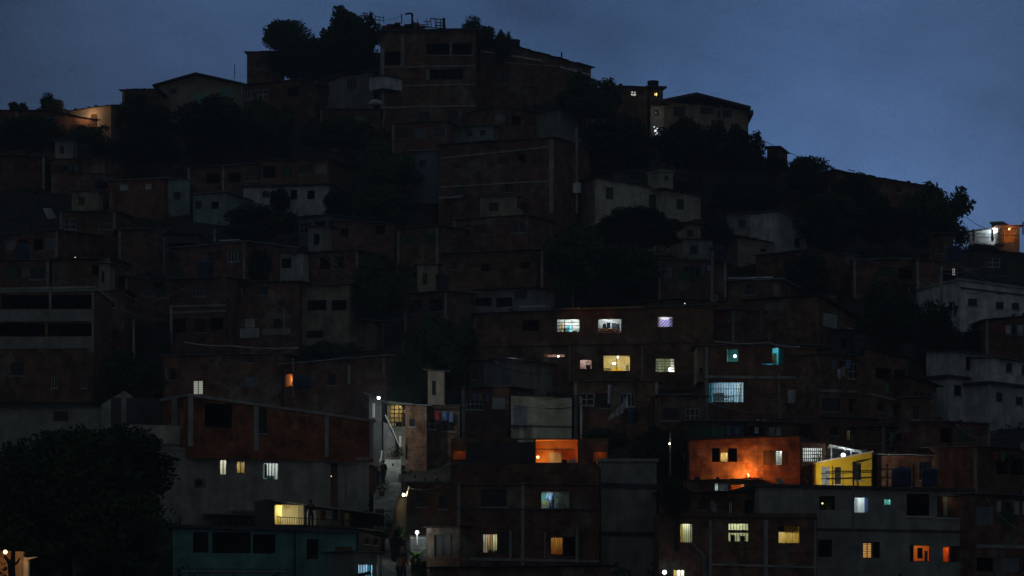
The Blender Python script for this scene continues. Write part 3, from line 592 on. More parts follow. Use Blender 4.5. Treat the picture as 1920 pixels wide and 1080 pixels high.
# the long row with lit windows
r_, f_ = H('long dark brick row house with five lit windows in the middle', 892, 1338, 588, 572, 722, 'brick_brown', roof='zinc', rise=.5, depth=8, Y=D(716), yaw=0,
  wins=[(980, 600, 1010, 620, 'hole'),
        (1044, 598, 1087, 623, 'lit', lit(room='room_white', c=CW, p=24, bars=(2, 3), lamp=(.7, .1, 1.0), dp=1.9, ft=.03, bt=.02, down=.15,
              cur=[(.03, .16, 'curtain_white')], items=[('wall_cabinet', 'teal cupboard inside the grid-barred lit window', 'cupboard', .45, .35, .62, .95, 1.5, .25, 'paint_teal'), ('wardrobe', 'brown wardrobe inside the grid-barred lit window', 'wardrobe', .18, .15, .3, 1, 1.4, .3, 'wood_light'),
              ('potted_plant', 'leafy plant on the sill of the grid-barred lit window', 'plant', .1, .7, .55, 1.02, .25, 0, 'leaves'), ('potted_plant', 'dark plant at the right corner of the grid-barred window', 'plant', .72, .82, .98, 1.05, .25, 0, 'leaves_dark')])),
        (1121, 597, 1166, 624, 'lit', lit(room='room_grey', c=CW, p=22, bars=(0, 0), lamp=(.5, .05, 1.0), dp=1.7, ft=.05, frame='metal_white', down=.1,
              items=[('shelf', 'yellowish shelf board inside the middle upper lit window', 'shelf', .04, .6, .8, .8, .9, .4, 'wood_light'), ('radio', 'black appliance on the shelf in the middle upper lit window', 'appliance', .22, .28, .36, .6, .95, .2, 'black_item'),
              ('box', 'blue box on the shelf in the middle upper lit window', 'box', .38, .18, .54, .55, .95, .25, 'tank_blue'), ('picture_frame', 'dark picture frame on the grey wall of the upper lit window', 'picture', .62, .2, .78, .58, 1.5, .05, 'black_item'),
              ('bedspread', 'red cloth along the bottom of the upper lit window', 'cloth', .03, .84, .98, .97, .3, .2, 'cloth_red'), ('towel', 'pale blue towel hanging at the right of the upper lit window', 'towel', .84, .3, .92, .85, .5, .05, 'cloth_blue')])),
        (1233, 594, 1261, 613, 'lit', lit(room='room_white', c=(.8, .78, 1), p=26, bars=(0, 0), lamp=(.5, .2, .9), dp=1.6, ft=.02, down=.1)),
        (958, 690, 984, 703, 'lit', lit(room='room_green', c=CW, p=15, bars=(0, 0), lamp=(.12, .35, .3), bulb='bulb_white', br=.11, dp=1.5, down=.1, ft=.03)),
        (1019, 664.5, 1059, 669.5, 'lit', lit(room='room_pink', c=CW, p=8, bars=(0, 0), lamp=(.7, .5, .45), bulb='bulb_white', br=.06, dp=1.0, down=.02, up=.05, ft=.01)),
        (1087, 674, 1110, 692, 'lit', lit(room='room_pink', c=CW, p=9, bars=(0, 0), lamp=(.3, -.1, 1.1), dp=1.6, down=.1, ft=.03, items=[('cardboard_box', 'dark box inside the small pinkish lit window', 'box', .55, .5, .9, 1.0, .5, .4, 'concrete_dark')])),
        (1131, 666, 1182, 696, 'lit', lit(room='room_cream', c=CY, p=11, bars=(1, 0), lamp=(.56, .0, 1.3), dp=2.2, down=.05, ft=.03, bulb='bulb_white', br=.06,
              items=[('wall_cabinet', 'pale low cabinet inside the wide yellow window', 'cabinet', .03, .72, .3, .98, 1.0, .5, 'room_white'), ('pendant_lamp', 'cone pendant lamp hanging in the wide yellow window', 'lamp', .36, .38, .48, .46, 1.0, .2, 'bulb_warm'), ('wardrobe', 'yellow panelled wardrobe inside the wide yellow window', 'wardrobe', .34, .72, .72, 1, 1.6, .3, 'plaster_yellow'),
              ('refrigerator', 'white refrigerator at the right of the wide yellow window', 'refrigerator', .84, .55, .97, 1, .8, .5, 'room_white')], up=.1)),
        (1229, 672, 1265, 698, 'lit', lit(room='room_green', c=CD, p=11, bars=(1, 4), lamp=(.82, .75, .7), dp=1.8, down=.05, ft=.03, bt=.02, bulb='bulb_white', br=.14))],
  cols=[(1204, 648, 720, 2.2, ), (1068, 648, 720, 2.2)], beams=[(895, 650, 1310, 642, 1.5, 'concrete_dark')])
q = MB()
for a, b_ in (((1053, 581), (1088, 579)), ((1092, 580), (1205, 577.5))):
    A_ = f_.uz(*a); B_ = f_.uz(*b_); q.tube([f_.w(A_[0], A_[1], -.5), f_.w(B_[0], B_[1], -.5)], .05, 6)
q.build('gutter', MC['wood_light'], r_)
lamp(f_.w(f_.uz(1085, 590)[0], f_.uz(1085, 590)[1], -.75), 1.2, CO, r_)
lamp(f_.w(f_.uz(1135, 590)[0], f_.uz(1135, 590)[1], -.75), .8, CO, r_)
q = MB(); u, z = f_.uz(1233, 594); u1, z1 = f_.uz(1261, 614); z0 = z1
for k in range(8):
    a = u + (u1 - u) * k / 8; b_ = u + (u1 - u) * (k + 1) / 8; s_ = lambda t: z - .18 * math.sin(math.pi * t) - .02
    q.quad(f_.w(a, z0 + .03 * (k % 2), .03), f_.w(b_, z0 + .03 * ((k + 1) % 2), .05), f_.w(b_, s_((k + 1) / 8), .04), f_.w(a, s_(k / 8), .04))
tag(q.build('hanging_cloth', MC['cloth_striped']), 'lilac cloth with dark diagonal stripes covering a lit window', 'cloth')
H('dark house with glints at its eaves left of the lit row', 880, 960, 676, 672, 730, 'plaster_grey', roof='zinc', Y=D(740), rise=0, wins=[(927, 672, 936, 682, 'shut', {'mat': 'cloth_white'})])

# barred-window house
r_, f_ = H('brick house with turquoise doorway above a wide barred lit window', 1322, 1532, 648, 648, 795, 'brick', roof='zinc', depth=8, rise=.6, yaw=0,
  wins=[(1362, 654, 1385, 679, 'lit', lit(room='room_teal', c=(.6, 1, .9), p=7, bars=(0, 0), lamp=(.75, .5, .5), bulb='bulb_cool', br=.09, dp=1.6, down=.1, ft=.03)),
        (1428, 652, 1471, 685, 'lit', lit(room='paint_teal', c=(.7, .95, 1), p=11, bars=(0, 0), lamp=(.7, .1, .5), dp=1.3, down=.02, up=.1, ft=.03)),
        (1328, 716, 1395, 755, 'lit', lit(room='room_blue', c=(.85, .95, 1), p=13, bars=(13, 2), bt=.016, lamp=(.8, .1, 1.1), dp=2.2, down=.05, up=.2, ft=.04,
              cur=[(.02, .12, 'curtain_teal')], items=[('television', 'grey television inside the wide barred lit window', 'television', .17, .48, .48, .95, 1.0, .3, 'room_grey'), ('potted_plant', 'leafy plant at the foot of the wide barred lit window', 'plant', .42, .6, .75, 1.0, .35, 0, 'leaves'),
              ('wardrobe', 'yellow door edge inside the wide barred lit window', 'door edge', .9, .05, .935, 1.0, .8, .2, 'plaster_yellow')])),
        (1477, 730, 1503, 756, 'shut', {'mat': 'plaster_white'})],
  cols=[(1325, 650, 795, 5), (1461, 700, 790, 4)], beams=[(1322, 704, 1532, 706, 5)])
q = MB(); f_.pbox(q, 1428, 652, 1448, 681, -.05, .16); q.build('half_wall', MC['brick'], r_)
q = MB(); f_.pbox(q, 1449, 662, 1457, 683, .4, .46); q.build('door', MC['room_yellow'], r_)
q = MB(); f_.pbox(q, 1460, 652, 1471, 685, .18, .24); q.build('door', MC['paint_teal'], r_)
H('thin beige side wall left of the barred window house', 1308, 1321, 649, 649, 716, 'plaster_beige', roof='zinc_dark', depth=4, Y=D(790) + .8, rise=0, ground=False, wins=[(1311, 690, 1317, 700, 'dark', {})], name='narrow_annex', cat='annex')
H('dark storey wedged right of the barred window house', 1536, 1630, 664, 668, 800, 'brick_brown', roof='zinc', nx=2, Y=D(815))

# cream house and the dark centre
r_, f_ = H('small olive-cream house with grey door above the orange lit terrace', 958, 1072, 742, 746, 826, 'plaster_olive', roof='zinc_dark', rise=.1, depth=5, yaw=0, over=.1,
  wins=[(963, 762, 988, 806, 'door', {'mat': 'door_grey'})], beams=[(958, 797, 1072, 799, 3, 'concrete_dark')])
H('dark brick house behind the cream house at centre', 1076, 1234, 716, 716, 812, 'brick_brown', nx=4, roof='zinc', Y=D(818))
H('dark red brick house left of the cream house', 866, 954, 728, 726, 812, 'brick_red', nx=2, roof='zinc')
H('brick house in the dark left of the stairway tree', 792, 862, 760, 762, 862, 'brick_brown', nx=2, roof='zinc')
H('dark brick house under the pole right of the washing', 1238, 1322, 742, 742, 850, 'brick_brown', nx=2)
r_, f_ = H('dark brick house with orange rear wall patch behind a blue tank', 305, 530, 668, 664, 738, 'brick', roof='zinc', rise=.1, Y=D(742),
  wins=[(361, 713, 381, 740, 'blind', {'c': (.80, .85, .72), 'e': .40}), (458, 706, 484, 726, 'shut', {'mat': 'plaster_blue'}), (462, 668, 476, 680, 'dark', {}), (318, 690, 330, 712, 'dark', {})], nx=0, cols=[(312, 690, 738, 4)])
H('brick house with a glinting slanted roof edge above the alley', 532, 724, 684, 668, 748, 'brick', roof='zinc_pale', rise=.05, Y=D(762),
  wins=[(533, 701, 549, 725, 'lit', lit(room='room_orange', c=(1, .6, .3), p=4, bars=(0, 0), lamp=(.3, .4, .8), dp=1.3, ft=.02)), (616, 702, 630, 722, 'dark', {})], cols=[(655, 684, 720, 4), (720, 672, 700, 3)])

# lower left
r_, f_ = H('grey plastered house with peaked side wall at the lower left edge', -60, 232, 764, 764, 850, 'plaster_grey', roof='zinc', rise=.3, Y=D(838), wins=[(100, 772, 128, 790, 'dark', {})])
q = MB(); f2 = Fac(190, D(838) - .6, 233, D(838) - .6); p = [f2.w(*f2.uz(190, 835), 0), f2.w(*f2.uz(233, 835), 0), f2.w(*f2.uz(233, 733), 0), f2.w(*f2.uz(190, 758), 0)]
q.hexa([p[0], p[1], p[1] + Vector((0, 4, 0)), p[0] + Vector((0, 4, 0)), p[3], p[2], p[2] + Vector((0, 4, 0)), p[3] + Vector((0, 4, 0))])
q.build('side_wall', MC['plaster_grey'], r_)
YB = D(968)
r_, f_ = H('big house with orange brick upper storey over grey plaster at lower left', 288, 692, 838, 858, 985, 'plaster_grey', roof=None, depth=9, Y=YB, yaw=5,
  wins=[(413, 862, 425, 890, 'lit', lit(room='room_white', c=CD, p=15, bars=(1, 0), lamp=(.5, .1, .8), dp=1.4, ft=.02, bt=.02)),
        (444, 865, 460, 888, 'lit', lit(room='room_yellow', c=CD, p=10, bars=(1, 0), lamp=(.2, .1, .8), dp=1.4, ft=.03, items=[('picture_frame', 'square picture glimpsed through the small yellow lit window', 'picture', .3, .3, .68, .75, .9, .05, 'plaster_olive')])),
        (493, 868, 522, 899, 'lit', lit(room='room_white', c=CW, p=10, bars=(4, 0), bt=.02, lamp=(.5, .1, .8), dp=1.5, ft=.02, cur=[(.0, .18, 'curtain_white')], items=[('chair', 'dark chair back inside the wide barred white window', 'chair', .3, .05, .48, .9, .6, .3, 'black_item'), ('bedspread', 'teal cloth low inside the barred white window', 'cloth', .4, .75, .85, 1, .4, .1, 'cloth_teal')])),
        (296, 862, 322, 890, 'shut', {'mat': 'door_grey'}), (620, 892, 624, 897, 'hole')],
  beams=[(288, 836, 692, 858, 6)], cols=[(481, 860, 925, 4)])
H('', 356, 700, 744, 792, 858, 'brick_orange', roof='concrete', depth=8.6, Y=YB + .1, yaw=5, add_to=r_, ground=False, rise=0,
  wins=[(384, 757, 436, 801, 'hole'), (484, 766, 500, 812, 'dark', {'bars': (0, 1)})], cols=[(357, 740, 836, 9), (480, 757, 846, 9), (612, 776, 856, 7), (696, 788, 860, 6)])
q = MB(); f2 = Fac(229, YB + .2, 358, YB + 1.8); f2.pbox(q, 229, 797, 356, 832, 0, .2); q.build('parapet', MC['plaster_cream'], r_)
q = MB(); f2.pbox(q, 229, 734, 237, 796.5, .02, .22); f2.pbox(q, 324, 744, 332, 796.5, .02, .22); f2.pbox(q, 229, 833, 356, 838, .02, 8); q.build('terrace_frame', MC['plaster_grey'], r_)
q = MB(); f2.pbox(q, 237.5, 740, 357, 796.5, 3.0, 3.2); q.build('terrace_wall', MC['concrete_dark'], r_)
q = MB(); f_.pbox(q, 432, 958, 480, 963, -1.2, -.02); f_.pbox(q, 380, 964, 480, 967, -1.3, -.02); q.build('awning', MC['zinc'], r_)
H('dark brick annex between the big house and the stair alley', 622, 706, 868, 876, 945, 'brick_brown', roof='zinc', Y=YB + 4, wins=[(640, 890, 656, 910, 'dark', {})], depth=5)
# lit terrace
YT = D(990) - 1
r_, f_ = H('terrace house with glowing yellow room, slanting roof and railing', 500, 720, 936, 964, 1000, 'concrete_dark', roof=None, depth=3, Y=YT, yaw=2,
  wins=[(515, 944, 571, 984, 'lit', lit(room='room_cream', c=(1, .95, .74), p=11, bars=(0, 0), lamp=(.28, .25, .7), bulb='bulb_warm', br=.11, dp=1.5, ft=.02, down=0, up=.1)),
        (575, 950, 640, 986, 'lit', lit(room='room_grey', c=(1, .9, .7), p=1.6, bars=(0, 0), lamp=(.1, .2, .8), dp=2.2, ft=.02, down=0, up=.05)),
        (645, 958, 690, 988, 'lit', lit(room='concrete_dark', c=(1, .9, .7), p=.6, bars=(0, 0), lamp=(.1, .2, .8), dp=2.2, ft=.02, down=0, up=.05))])
def gp(px, py, d):
    u, z = f_.uz(px, py); return f_.w(u, z, d)
q = MB(); q.hexa([gp(512, 941, -1.0), gp(724, 968, -1.0), gp(724, 962, 2.6), gp(512, 935, 2.6), gp(512, 939.5, -1.0), gp(724, 966.5, -1.0), gp(724, 960.5, 2.6), gp(512, 933.5, 2.6)]); q.build('roof', MC['zinc_pale'], r_)
q = MB()
for k in range(44):
    px = 515 + k * 4.4; q.tube([gp(px, 970 + (px - 515) * .05, -.8), gp(px, 989 + (px - 515) * .03, -.8)], .015, 4)
q.tube([gp(513, 970, -.8), gp(712, 980, -.8)], .022, 5); q.tube([gp(513, 987, -.8), gp(712, 994, -.8)], .022, 5)
tag(q.build('railing', MC['metal_dark']), 'long iron baluster railing along the glowing yellow terrace', 'railing')
q = MB(); q.hexa([gp(505, 994, -1.2), gp(716, 998, -1.2), gp(716, 998, .0), gp(505, 994, .0), gp(505, 989, -1.2), gp(716, 994, -1.2), gp(716, 994, 0), gp(505, 989, 0)]); q.build('floor_slab', MC['concrete_dark'], r_)
for k, (px, c_) in enumerate(((598, 'cloth_red'), (609, 'cloth_white'), (621, 'shirt_black'), (634, 'wood'))):
    q = MB()
    for i in range(4):
        a = px + i * 2.2; q.quad(gp(a, 975, -.45 + .06 * (i % 2)), gp(a + 2.2, 975, -.45 + .06 * ((i + 1) % 2)), gp(a + 2.2, 957, -.45 + .06 * ((i + 1) % 2)), gp(a, 957, -.45 + .06 * (i % 2)))
    tag(q.build('hanging_garment', MC[c_]), ['dark red garment hanging on the yellow terrace', 'pale garment hanging on the terrace beside the red one', 'black garment hanging in the middle of the terrace', 'brown garment hanging rightmost on the terrace'][k], 'garment')
# green house
YG = D(1062) - 1.5
r_, f_ = H('turquoise house with long dark veranda and lighter lower parapet', 324, 668, 990, 1000, 1100, 'plaster_turquoise', roof='concrete_dark', depth=5, Y=YG, yaw=1, rise=0, over=.2,
  wins=[(362, 998, 390, 1036, 'hole'), (398, 998, 470, 1037, 'hole'), (474, 1002, 516, 1038, 'hole'), (575, 1011, 597, 1048, 'hole'), (628, 1025, 660, 1059, 'shut', {'mat': 'wood'})],
  beams=[(324, 1040, 548, 1042, 26, 'plaster_turquoise'), (324, 1069, 548, 1070, 3, 'concrete')])
q = MB(); f_.pbox(q, 551, 990, 554, 1100, -.3, -.1); q.build('drainpipe', MC['metal_dark'], r_)
H('low house with lit white window under the turquoise house corner', 664, 716, 1035, 1038, 1110, 'plaster_grey', roof='zinc', depth=4, Y=YG - 1, rise=0,
  wins=[(672, 1058, 701, 1092, 'lit', lit(room='room_blue', c=CW, p=16, bars=(5, 1), bt=.018, lamp=(.4, 0, .8), dp=1.5, ft=.03, cur=[(.7, .98, 'curtain_teal')]))])
H('dim brown lean-to house beside the stairs under the yellow terrace', 672, 722, 992, 1000, 1036, 'concrete_dark', roof='zinc', depth=3, Y=YG + 3, rise=.1, wins=[(684, 1008, 692, 1020, 'dark', {}), (700, 1010, 708, 1022, 'dark', {})])

# central brick building
YC = D(1062)
r_, f_ = H('central brick house with columns and four big windows beside the grey tower', 845, 1124, 868, 872, 1112, 'brick', roof=None, depth=8, Y=YC, yaw=0,
  wins=[(905, 1001, 933, 1037, 'lit', lit(room='room_green', c=CD, p=13, bars=(5, 0), bt=.016, lamp=(.5, 0, .8), dp=1.5, ft=.03, cur=[(.02, .3, 'curtain_white')], items=[('potted_plant', 'dark plant at the foot of the green-lit barred window', 'plant', .4, .85, .98, 1.02, .25, 0, 'leaves_dark')])),
        (936, 1001, 956, 1038, 'shut', {'mat': 'concrete_dark'}),
        (1032, 1007, 1056, 1040, 'lit', lit(room='room_orange', c=(1, .75, .4), p=3.0, bars=(0, 0), lamp=(.4, 0, .7), dp=1.4, ft=.03, cur=[(.0, .98, 'curtain_yellow')])), (1057, 1007, 1078, 1042, 'hole'),
        (1014, 921, 1068, 954, 'lit', lit(room='room_grey', c=(.75, 1, .95), p=7, bars=(0, 0), lamp=(.15, .3, 1.2), dp=2.4, ft=.03, frame='metal_grey', down=.02,
            items=[('picture_frame', 'teal panel on the wall of the room with the standing person', 'panel', .02, .05, .25, .5, 2.0, .05, 'plaster_turquoise'), ('bedspread', 'bright yellow-white cloth in the room with the standing person', 'cloth', .02, .55, .3, .75, 1.2, .1, 'room_yellow'), ('bottle', 'small bottle on the sill of the room with the standing person', 'bottle', .82, .72, .86, .98, .3, .06, 'metal_grey')])),
        (902, 918, 950, 950, 'dark', {'bars': (2, 0)})],
  cols=[(860, 905, 1058, 6), (980, 905, 1060, 6), (1082, 990, 1058, 5), (957, 995, 1046, 4), (1022, 998, 1046, 3)], beams=[(845, 907, 1124, 907, 3, 'concrete_dark'), (845, 952, 1124, 955, 2.5, 'concrete_dark'), (850, 1045, 1124, 1050, 5)])
H('low brown roof sheet house at the bottom centre', 806, 1146, 1066, 1062, 1130, 'brick_brown', roof='zinc_dark', Y=YC - 4, depth=3, rise=0, yaw=0, wins=[(900, 1085, 930, 1110, 'dark', {})])
H('dim brick corner house between the plant gate and the central house', 760, 846, 905, 905, 1040, 'brick_brown', roof='zinc', Y=YC + 6, depth=5, rise=.2, wins=[(780, 925, 800, 950, 'dark', {}), (822, 930, 838, 954, 'dark', {})])
H('dark porch house with a lit lintel beside the plant gate', 800, 862, 990, 988, 1062, 'brick_brown', roof='zinc_dark', Y=YC + .5, depth=4, rise=.1, over=.1,
  wins=[(814, 1002, 848, 1044, 'lit', lit(room='room_grey', c=CW, p=.7, bars=(0, 0), lamp=(.4, .02, .3), dp=1.2, ft=.02))])
# terrace with orange light above the central house
YO = YC + 5
r_, f_ = H('open terrace glowing orange beneath the olive-cream house', 845, 1140, 822, 822, 905, 'brick_brown', roof=None, depth=5, Y=YO, yaw=0,
  wins=[(1004, 823, 1084, 868, 'lit', lit(room='room_orange', c=(1, .62, .22), p=18, bars=(0, 0), lamp=(.06, .72, .9), dp=2.0, ft=.02, down=.02, up=.02, ex=.05, bulb='bulb_orange', br=.07,
            items=[('wall_cabinet', 'pale door panel at the back of the orange lit terrace', 'door panel', .33, .5, .62, 1, 1.5, .1, 'room_grey'), ('beam_rail', 'lit horizontal beam crossing the orange lit terrace', 'beam', .0, .40, .9, .45, .1, .08, 'wood_light'), ('cardboard_box', 'white box on the right of the orange lit terrace', 'box', .78, .82, .97, 1.0, .4, .3, 'plaster_white'), ('armchair', 'dark low chair in front of the orange lit terrace', 'chair', .62, .85, .74, 1.0, .3, .3, 'black_item')])),
        (970, 822, 1000, 840, 'hole')])
q = MB(); f_.pbox(q, 874, 830, 1003, 870, -.5, -.45); tag(q.build('tarpaulin', MC['zinc_dark']), 'dark grey tarpaulin hung left of the orange lit terrace', 'tarpaulin')
q = MB(); f_.pbox(q, 1112, 848, 1138, 866, -.2, -.05); q.build('wall_patch', MC['orange_paint'], r_)
q = MB(); f_.pbox(q, 850, 846, 874, 862, -.2, -.05); q.build('wall_patch', MC['orange_paint'], r_)
lamp(f_.w(*f_.uz(1124, 850), -.45), .5, CO, r_)
lamp(f_.w(*f_.uz(864, 848), -.45), .3, CO, r_)
# grey tower
H('blank grey plaster tower with dark floor bands at bottom centre', 1126, 1231, 866, 866, 1115, 'plaster_grey', roof='concrete', depth=7, Y=YC + 1.5, yaw=0, rise=0,
  wins=[(1140, 1085, 1160, 1100, 'dark', {})], beams=[(1124, 905, 1234, 908, 9, 'concrete_dark'), (1124, 996, 1234, 998, 8, 'concrete_dark')], cols=[(1129, 868, 1110, 4)])

# orange lit house
YR = D(930)
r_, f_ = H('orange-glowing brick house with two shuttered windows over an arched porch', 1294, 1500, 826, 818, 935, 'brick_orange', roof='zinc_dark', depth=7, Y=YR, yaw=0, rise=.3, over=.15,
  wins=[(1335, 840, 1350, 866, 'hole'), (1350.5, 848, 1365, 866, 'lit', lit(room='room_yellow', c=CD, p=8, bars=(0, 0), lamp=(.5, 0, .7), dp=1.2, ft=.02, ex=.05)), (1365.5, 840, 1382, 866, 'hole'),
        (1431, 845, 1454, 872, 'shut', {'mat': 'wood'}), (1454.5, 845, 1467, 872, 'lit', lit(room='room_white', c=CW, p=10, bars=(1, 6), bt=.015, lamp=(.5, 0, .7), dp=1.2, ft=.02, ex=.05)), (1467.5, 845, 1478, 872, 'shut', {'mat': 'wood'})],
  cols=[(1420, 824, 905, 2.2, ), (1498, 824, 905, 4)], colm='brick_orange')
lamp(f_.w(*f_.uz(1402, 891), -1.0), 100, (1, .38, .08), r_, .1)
OR = (r_, f_)
H('dark brick room house with a bright white diamond grille window', 1501, 1548, 828, 832, 935, 'brick', roof='zinc_dark', depth=4, Y=YR + 1.2, yaw=0,
  wins=[(1505, 839, 1542, 866, 'lit', lit(room='room_white', c=CW, p=16, bars=(9, 3), bt=.022, lamp=(.5, 0, .9), dp=1.6, ft=.03, items=[('potted_plant', 'plant with red bloom inside the white grille window', 'plant', .55, .4, .95, .95, .2, 0, 'leaves')]))])
r_, f_ = OR
q = MB(); q.ball(f_.w(*f_.uz(1402, 893), -.6), .04); q.tube([f_.w(*f_.uz(1402, 892), -.6), f_.w(*f_.uz(1402, 889), -.4), f_.w(*f_.uz(1402, 889), 0)], .02, 5)
q.build('wall_lamp', MC['bulb_orange'], r_)
# arched porch in front, below
r_, f_ = H('brown porch house with white bars and lamp under the orange house', 1296, 1424, 902, 898, 955, 'brick_brown', roof='zinc_dark', depth=1.9, Y=YR - 2.2, yaw=0, rise=.05, over=.15,
  wins=[(1340, 906, 1368, 932, 'lit', lit(room='room_grey', c=CC, p=1.6, bars=(8, 0), bt=.018, lamp=(.15, .2, .4), bulb='bulb_cool', br=.08, dp=1.5, ft=.02)),
        (1370, 908, 1396, 930, 'lit', lit(room='room_orange', c=(1, .6, .25), p=14, bars=(8, 0), bt=.018, lamp=(.8, .2, .5), dp=1.5, ft=.02)), (1403, 914, 1421, 926, 'lit', lit(room='room_orange', c=(1, .65, .3), p=18, bars=(5, 0), bt=.018, lamp=(.5, .2, .5), dp=1.2, ft=.02))])
# yellow house
YY = D(925) - 1.5
r_, f_ = H('bright yellow house with slanting top under a lamplit canopy', 1530, 1635, 868, 848, 925, 'plaster_yellow', roof=None, depth=5, Y=YY, yaw=0,
  wins=[(1541, 875, 1555, 912, 'door', {'mat': 'door_grey'}), (1565, 876, 1577, 908, 'dark', {'bars': (3, 1), 'frame': 'metal_dark'}), (1602, 868, 1615, 900, 'dark', {'bars': (3, 1), 'frame': 'metal_dark'})])
def gp(px, py, d):
    u, z = f_.uz(px, py); return f_.w(u, z, d)
q = MB(); q.hexa([gp(1528, 869, -.12), gp(1637, 848, -.12), gp(1637, 848, 4), gp(1528, 869, 4), gp(1528, 866.5, -.12), gp(1637, 845.5, -.12), gp(1637, 845.5, 4), gp(1528, 866.5, 4)]); q.build('roof_edge', MC['plaster_cream'], r_)
q = MB(); q.hexa([gp(1598, 869, -.55), gp(1618, 866, -.55), gp(1618, 866, -.01), gp(1598, 869, -.01), gp(1598, 868, -.5), gp(1618, 865, -.5), gp(1618, 863, -.01), gp(1598, 866, -.01)]); q.build('awning', MC['zinc_dark'], r_)
# canopy above: posts, rafters, sheet, back fence
rc = empty('canopy', gp(1596, 850, 2), 'bright metal canopy with a bare bulb above the yellow house', 'canopy')
q = MB(); q.hexa([gp(1557, 833, .3), gp(1633, 849, .3), gp(1640, 851, 3.2), gp(1560, 835, 3.2), gp(1557, 832, .3), gp(1633, 848, .3), gp(1640, 850, 3.2), gp(1560, 834, 3.2)]); q.build('roof_sheet', MC['zinc_pale'], rc)
q = MB()
for k in range(6):
    px = 1559 + k * 14.5; yy = 834 + k * 3.1; q.tube([gp(px, yy + .8, .3), gp(px + 2, yy + 2.5, 3.2)], .03, 4)
for px, y0 in ((1560, 836), (1597, 843), (1632, 850)): q.tube([gp(px, y0, .35), gp(px, 864, .35)], .035, 5)
q.build('frame', MC['metal_white'], rc)
q = MB()
for k in range(20): q.tube([gp(1560 + k * 3.8, 845, 3.1), gp(1560 + k * 3.8, 862, 3.1)], .02, 4)
for y_ in (846, 853, 860): q.tube([gp(1559, y_, 3.1), gp(1634, y_, 3.1)], .02, 4)
q.build('mesh_fence', MC['metal_white'], rc)
q = MB(); f_.pbox(q, 1556, 836, 1640, 866, 3.6, 3.8); q.build('back_wall', MC['room_grey'], rc)
q = MB(); q.ball(gp(1584, 852, .8), .12); q.build('light_bulb', MC['bulb_cool'], rc, True); lamp(gp(1584, 854, .55), 22, CC, rc, .06)
q = MB(); q.tube([gp(1584, 849.5, .8), gp(1584, 838, .8)], .012, 4); q.build('cord', MC['metal_dark'], rc)
q = MB()
for y_, y2 in ((890, 887), (899, 896)): q.tube([gp(1536, y_, -1.0), gp(1634, y2, -1.0)], .025, 4)
for px in (1545, 1577, 1601, 1630): q.tube([gp(px, 882, -1.0), gp(px, 921, -1.0)], .025, 4)
tag(q.build('railing', MC['metal_dark']), 'thin dark railing in front of the bright yellow house', 'railing')
fl = empty('floodlight', gp(1504, 902, -3.2), 'small floodlight on the roof edge aimed at the yellow house', 'lamp')
q = MB(); c_ = gp(1504, 902, -3.2); q.box(c_ - Vector((.12, .08, .08)), c_ + Vector((.08, .08, .08))); q.tube([c_ - Vector((0, 0, .08)), c_ - Vector((0, 0, .5))], .02, 5); q.build('casing', MC['metal_dark'], fl)
sl = bpy.data.lights.new('flood_beam', 'SPOT'); sl.energy = 330; sl.color = (1, .93, .75); sl.shadow_soft_size = .04; sl.spot_size = R(62); sl.spot_blend = .35
so = bpy.data.objects.new('flood_beam', sl); so.location = Vector((.2, .1, .05)); so.rotation_euler = (gp(1590, 886, 0) - (c_ + Vector((.2, .1, .05)))).to_track_quat('-Z', 'Y').to_euler(); link(so, fl)
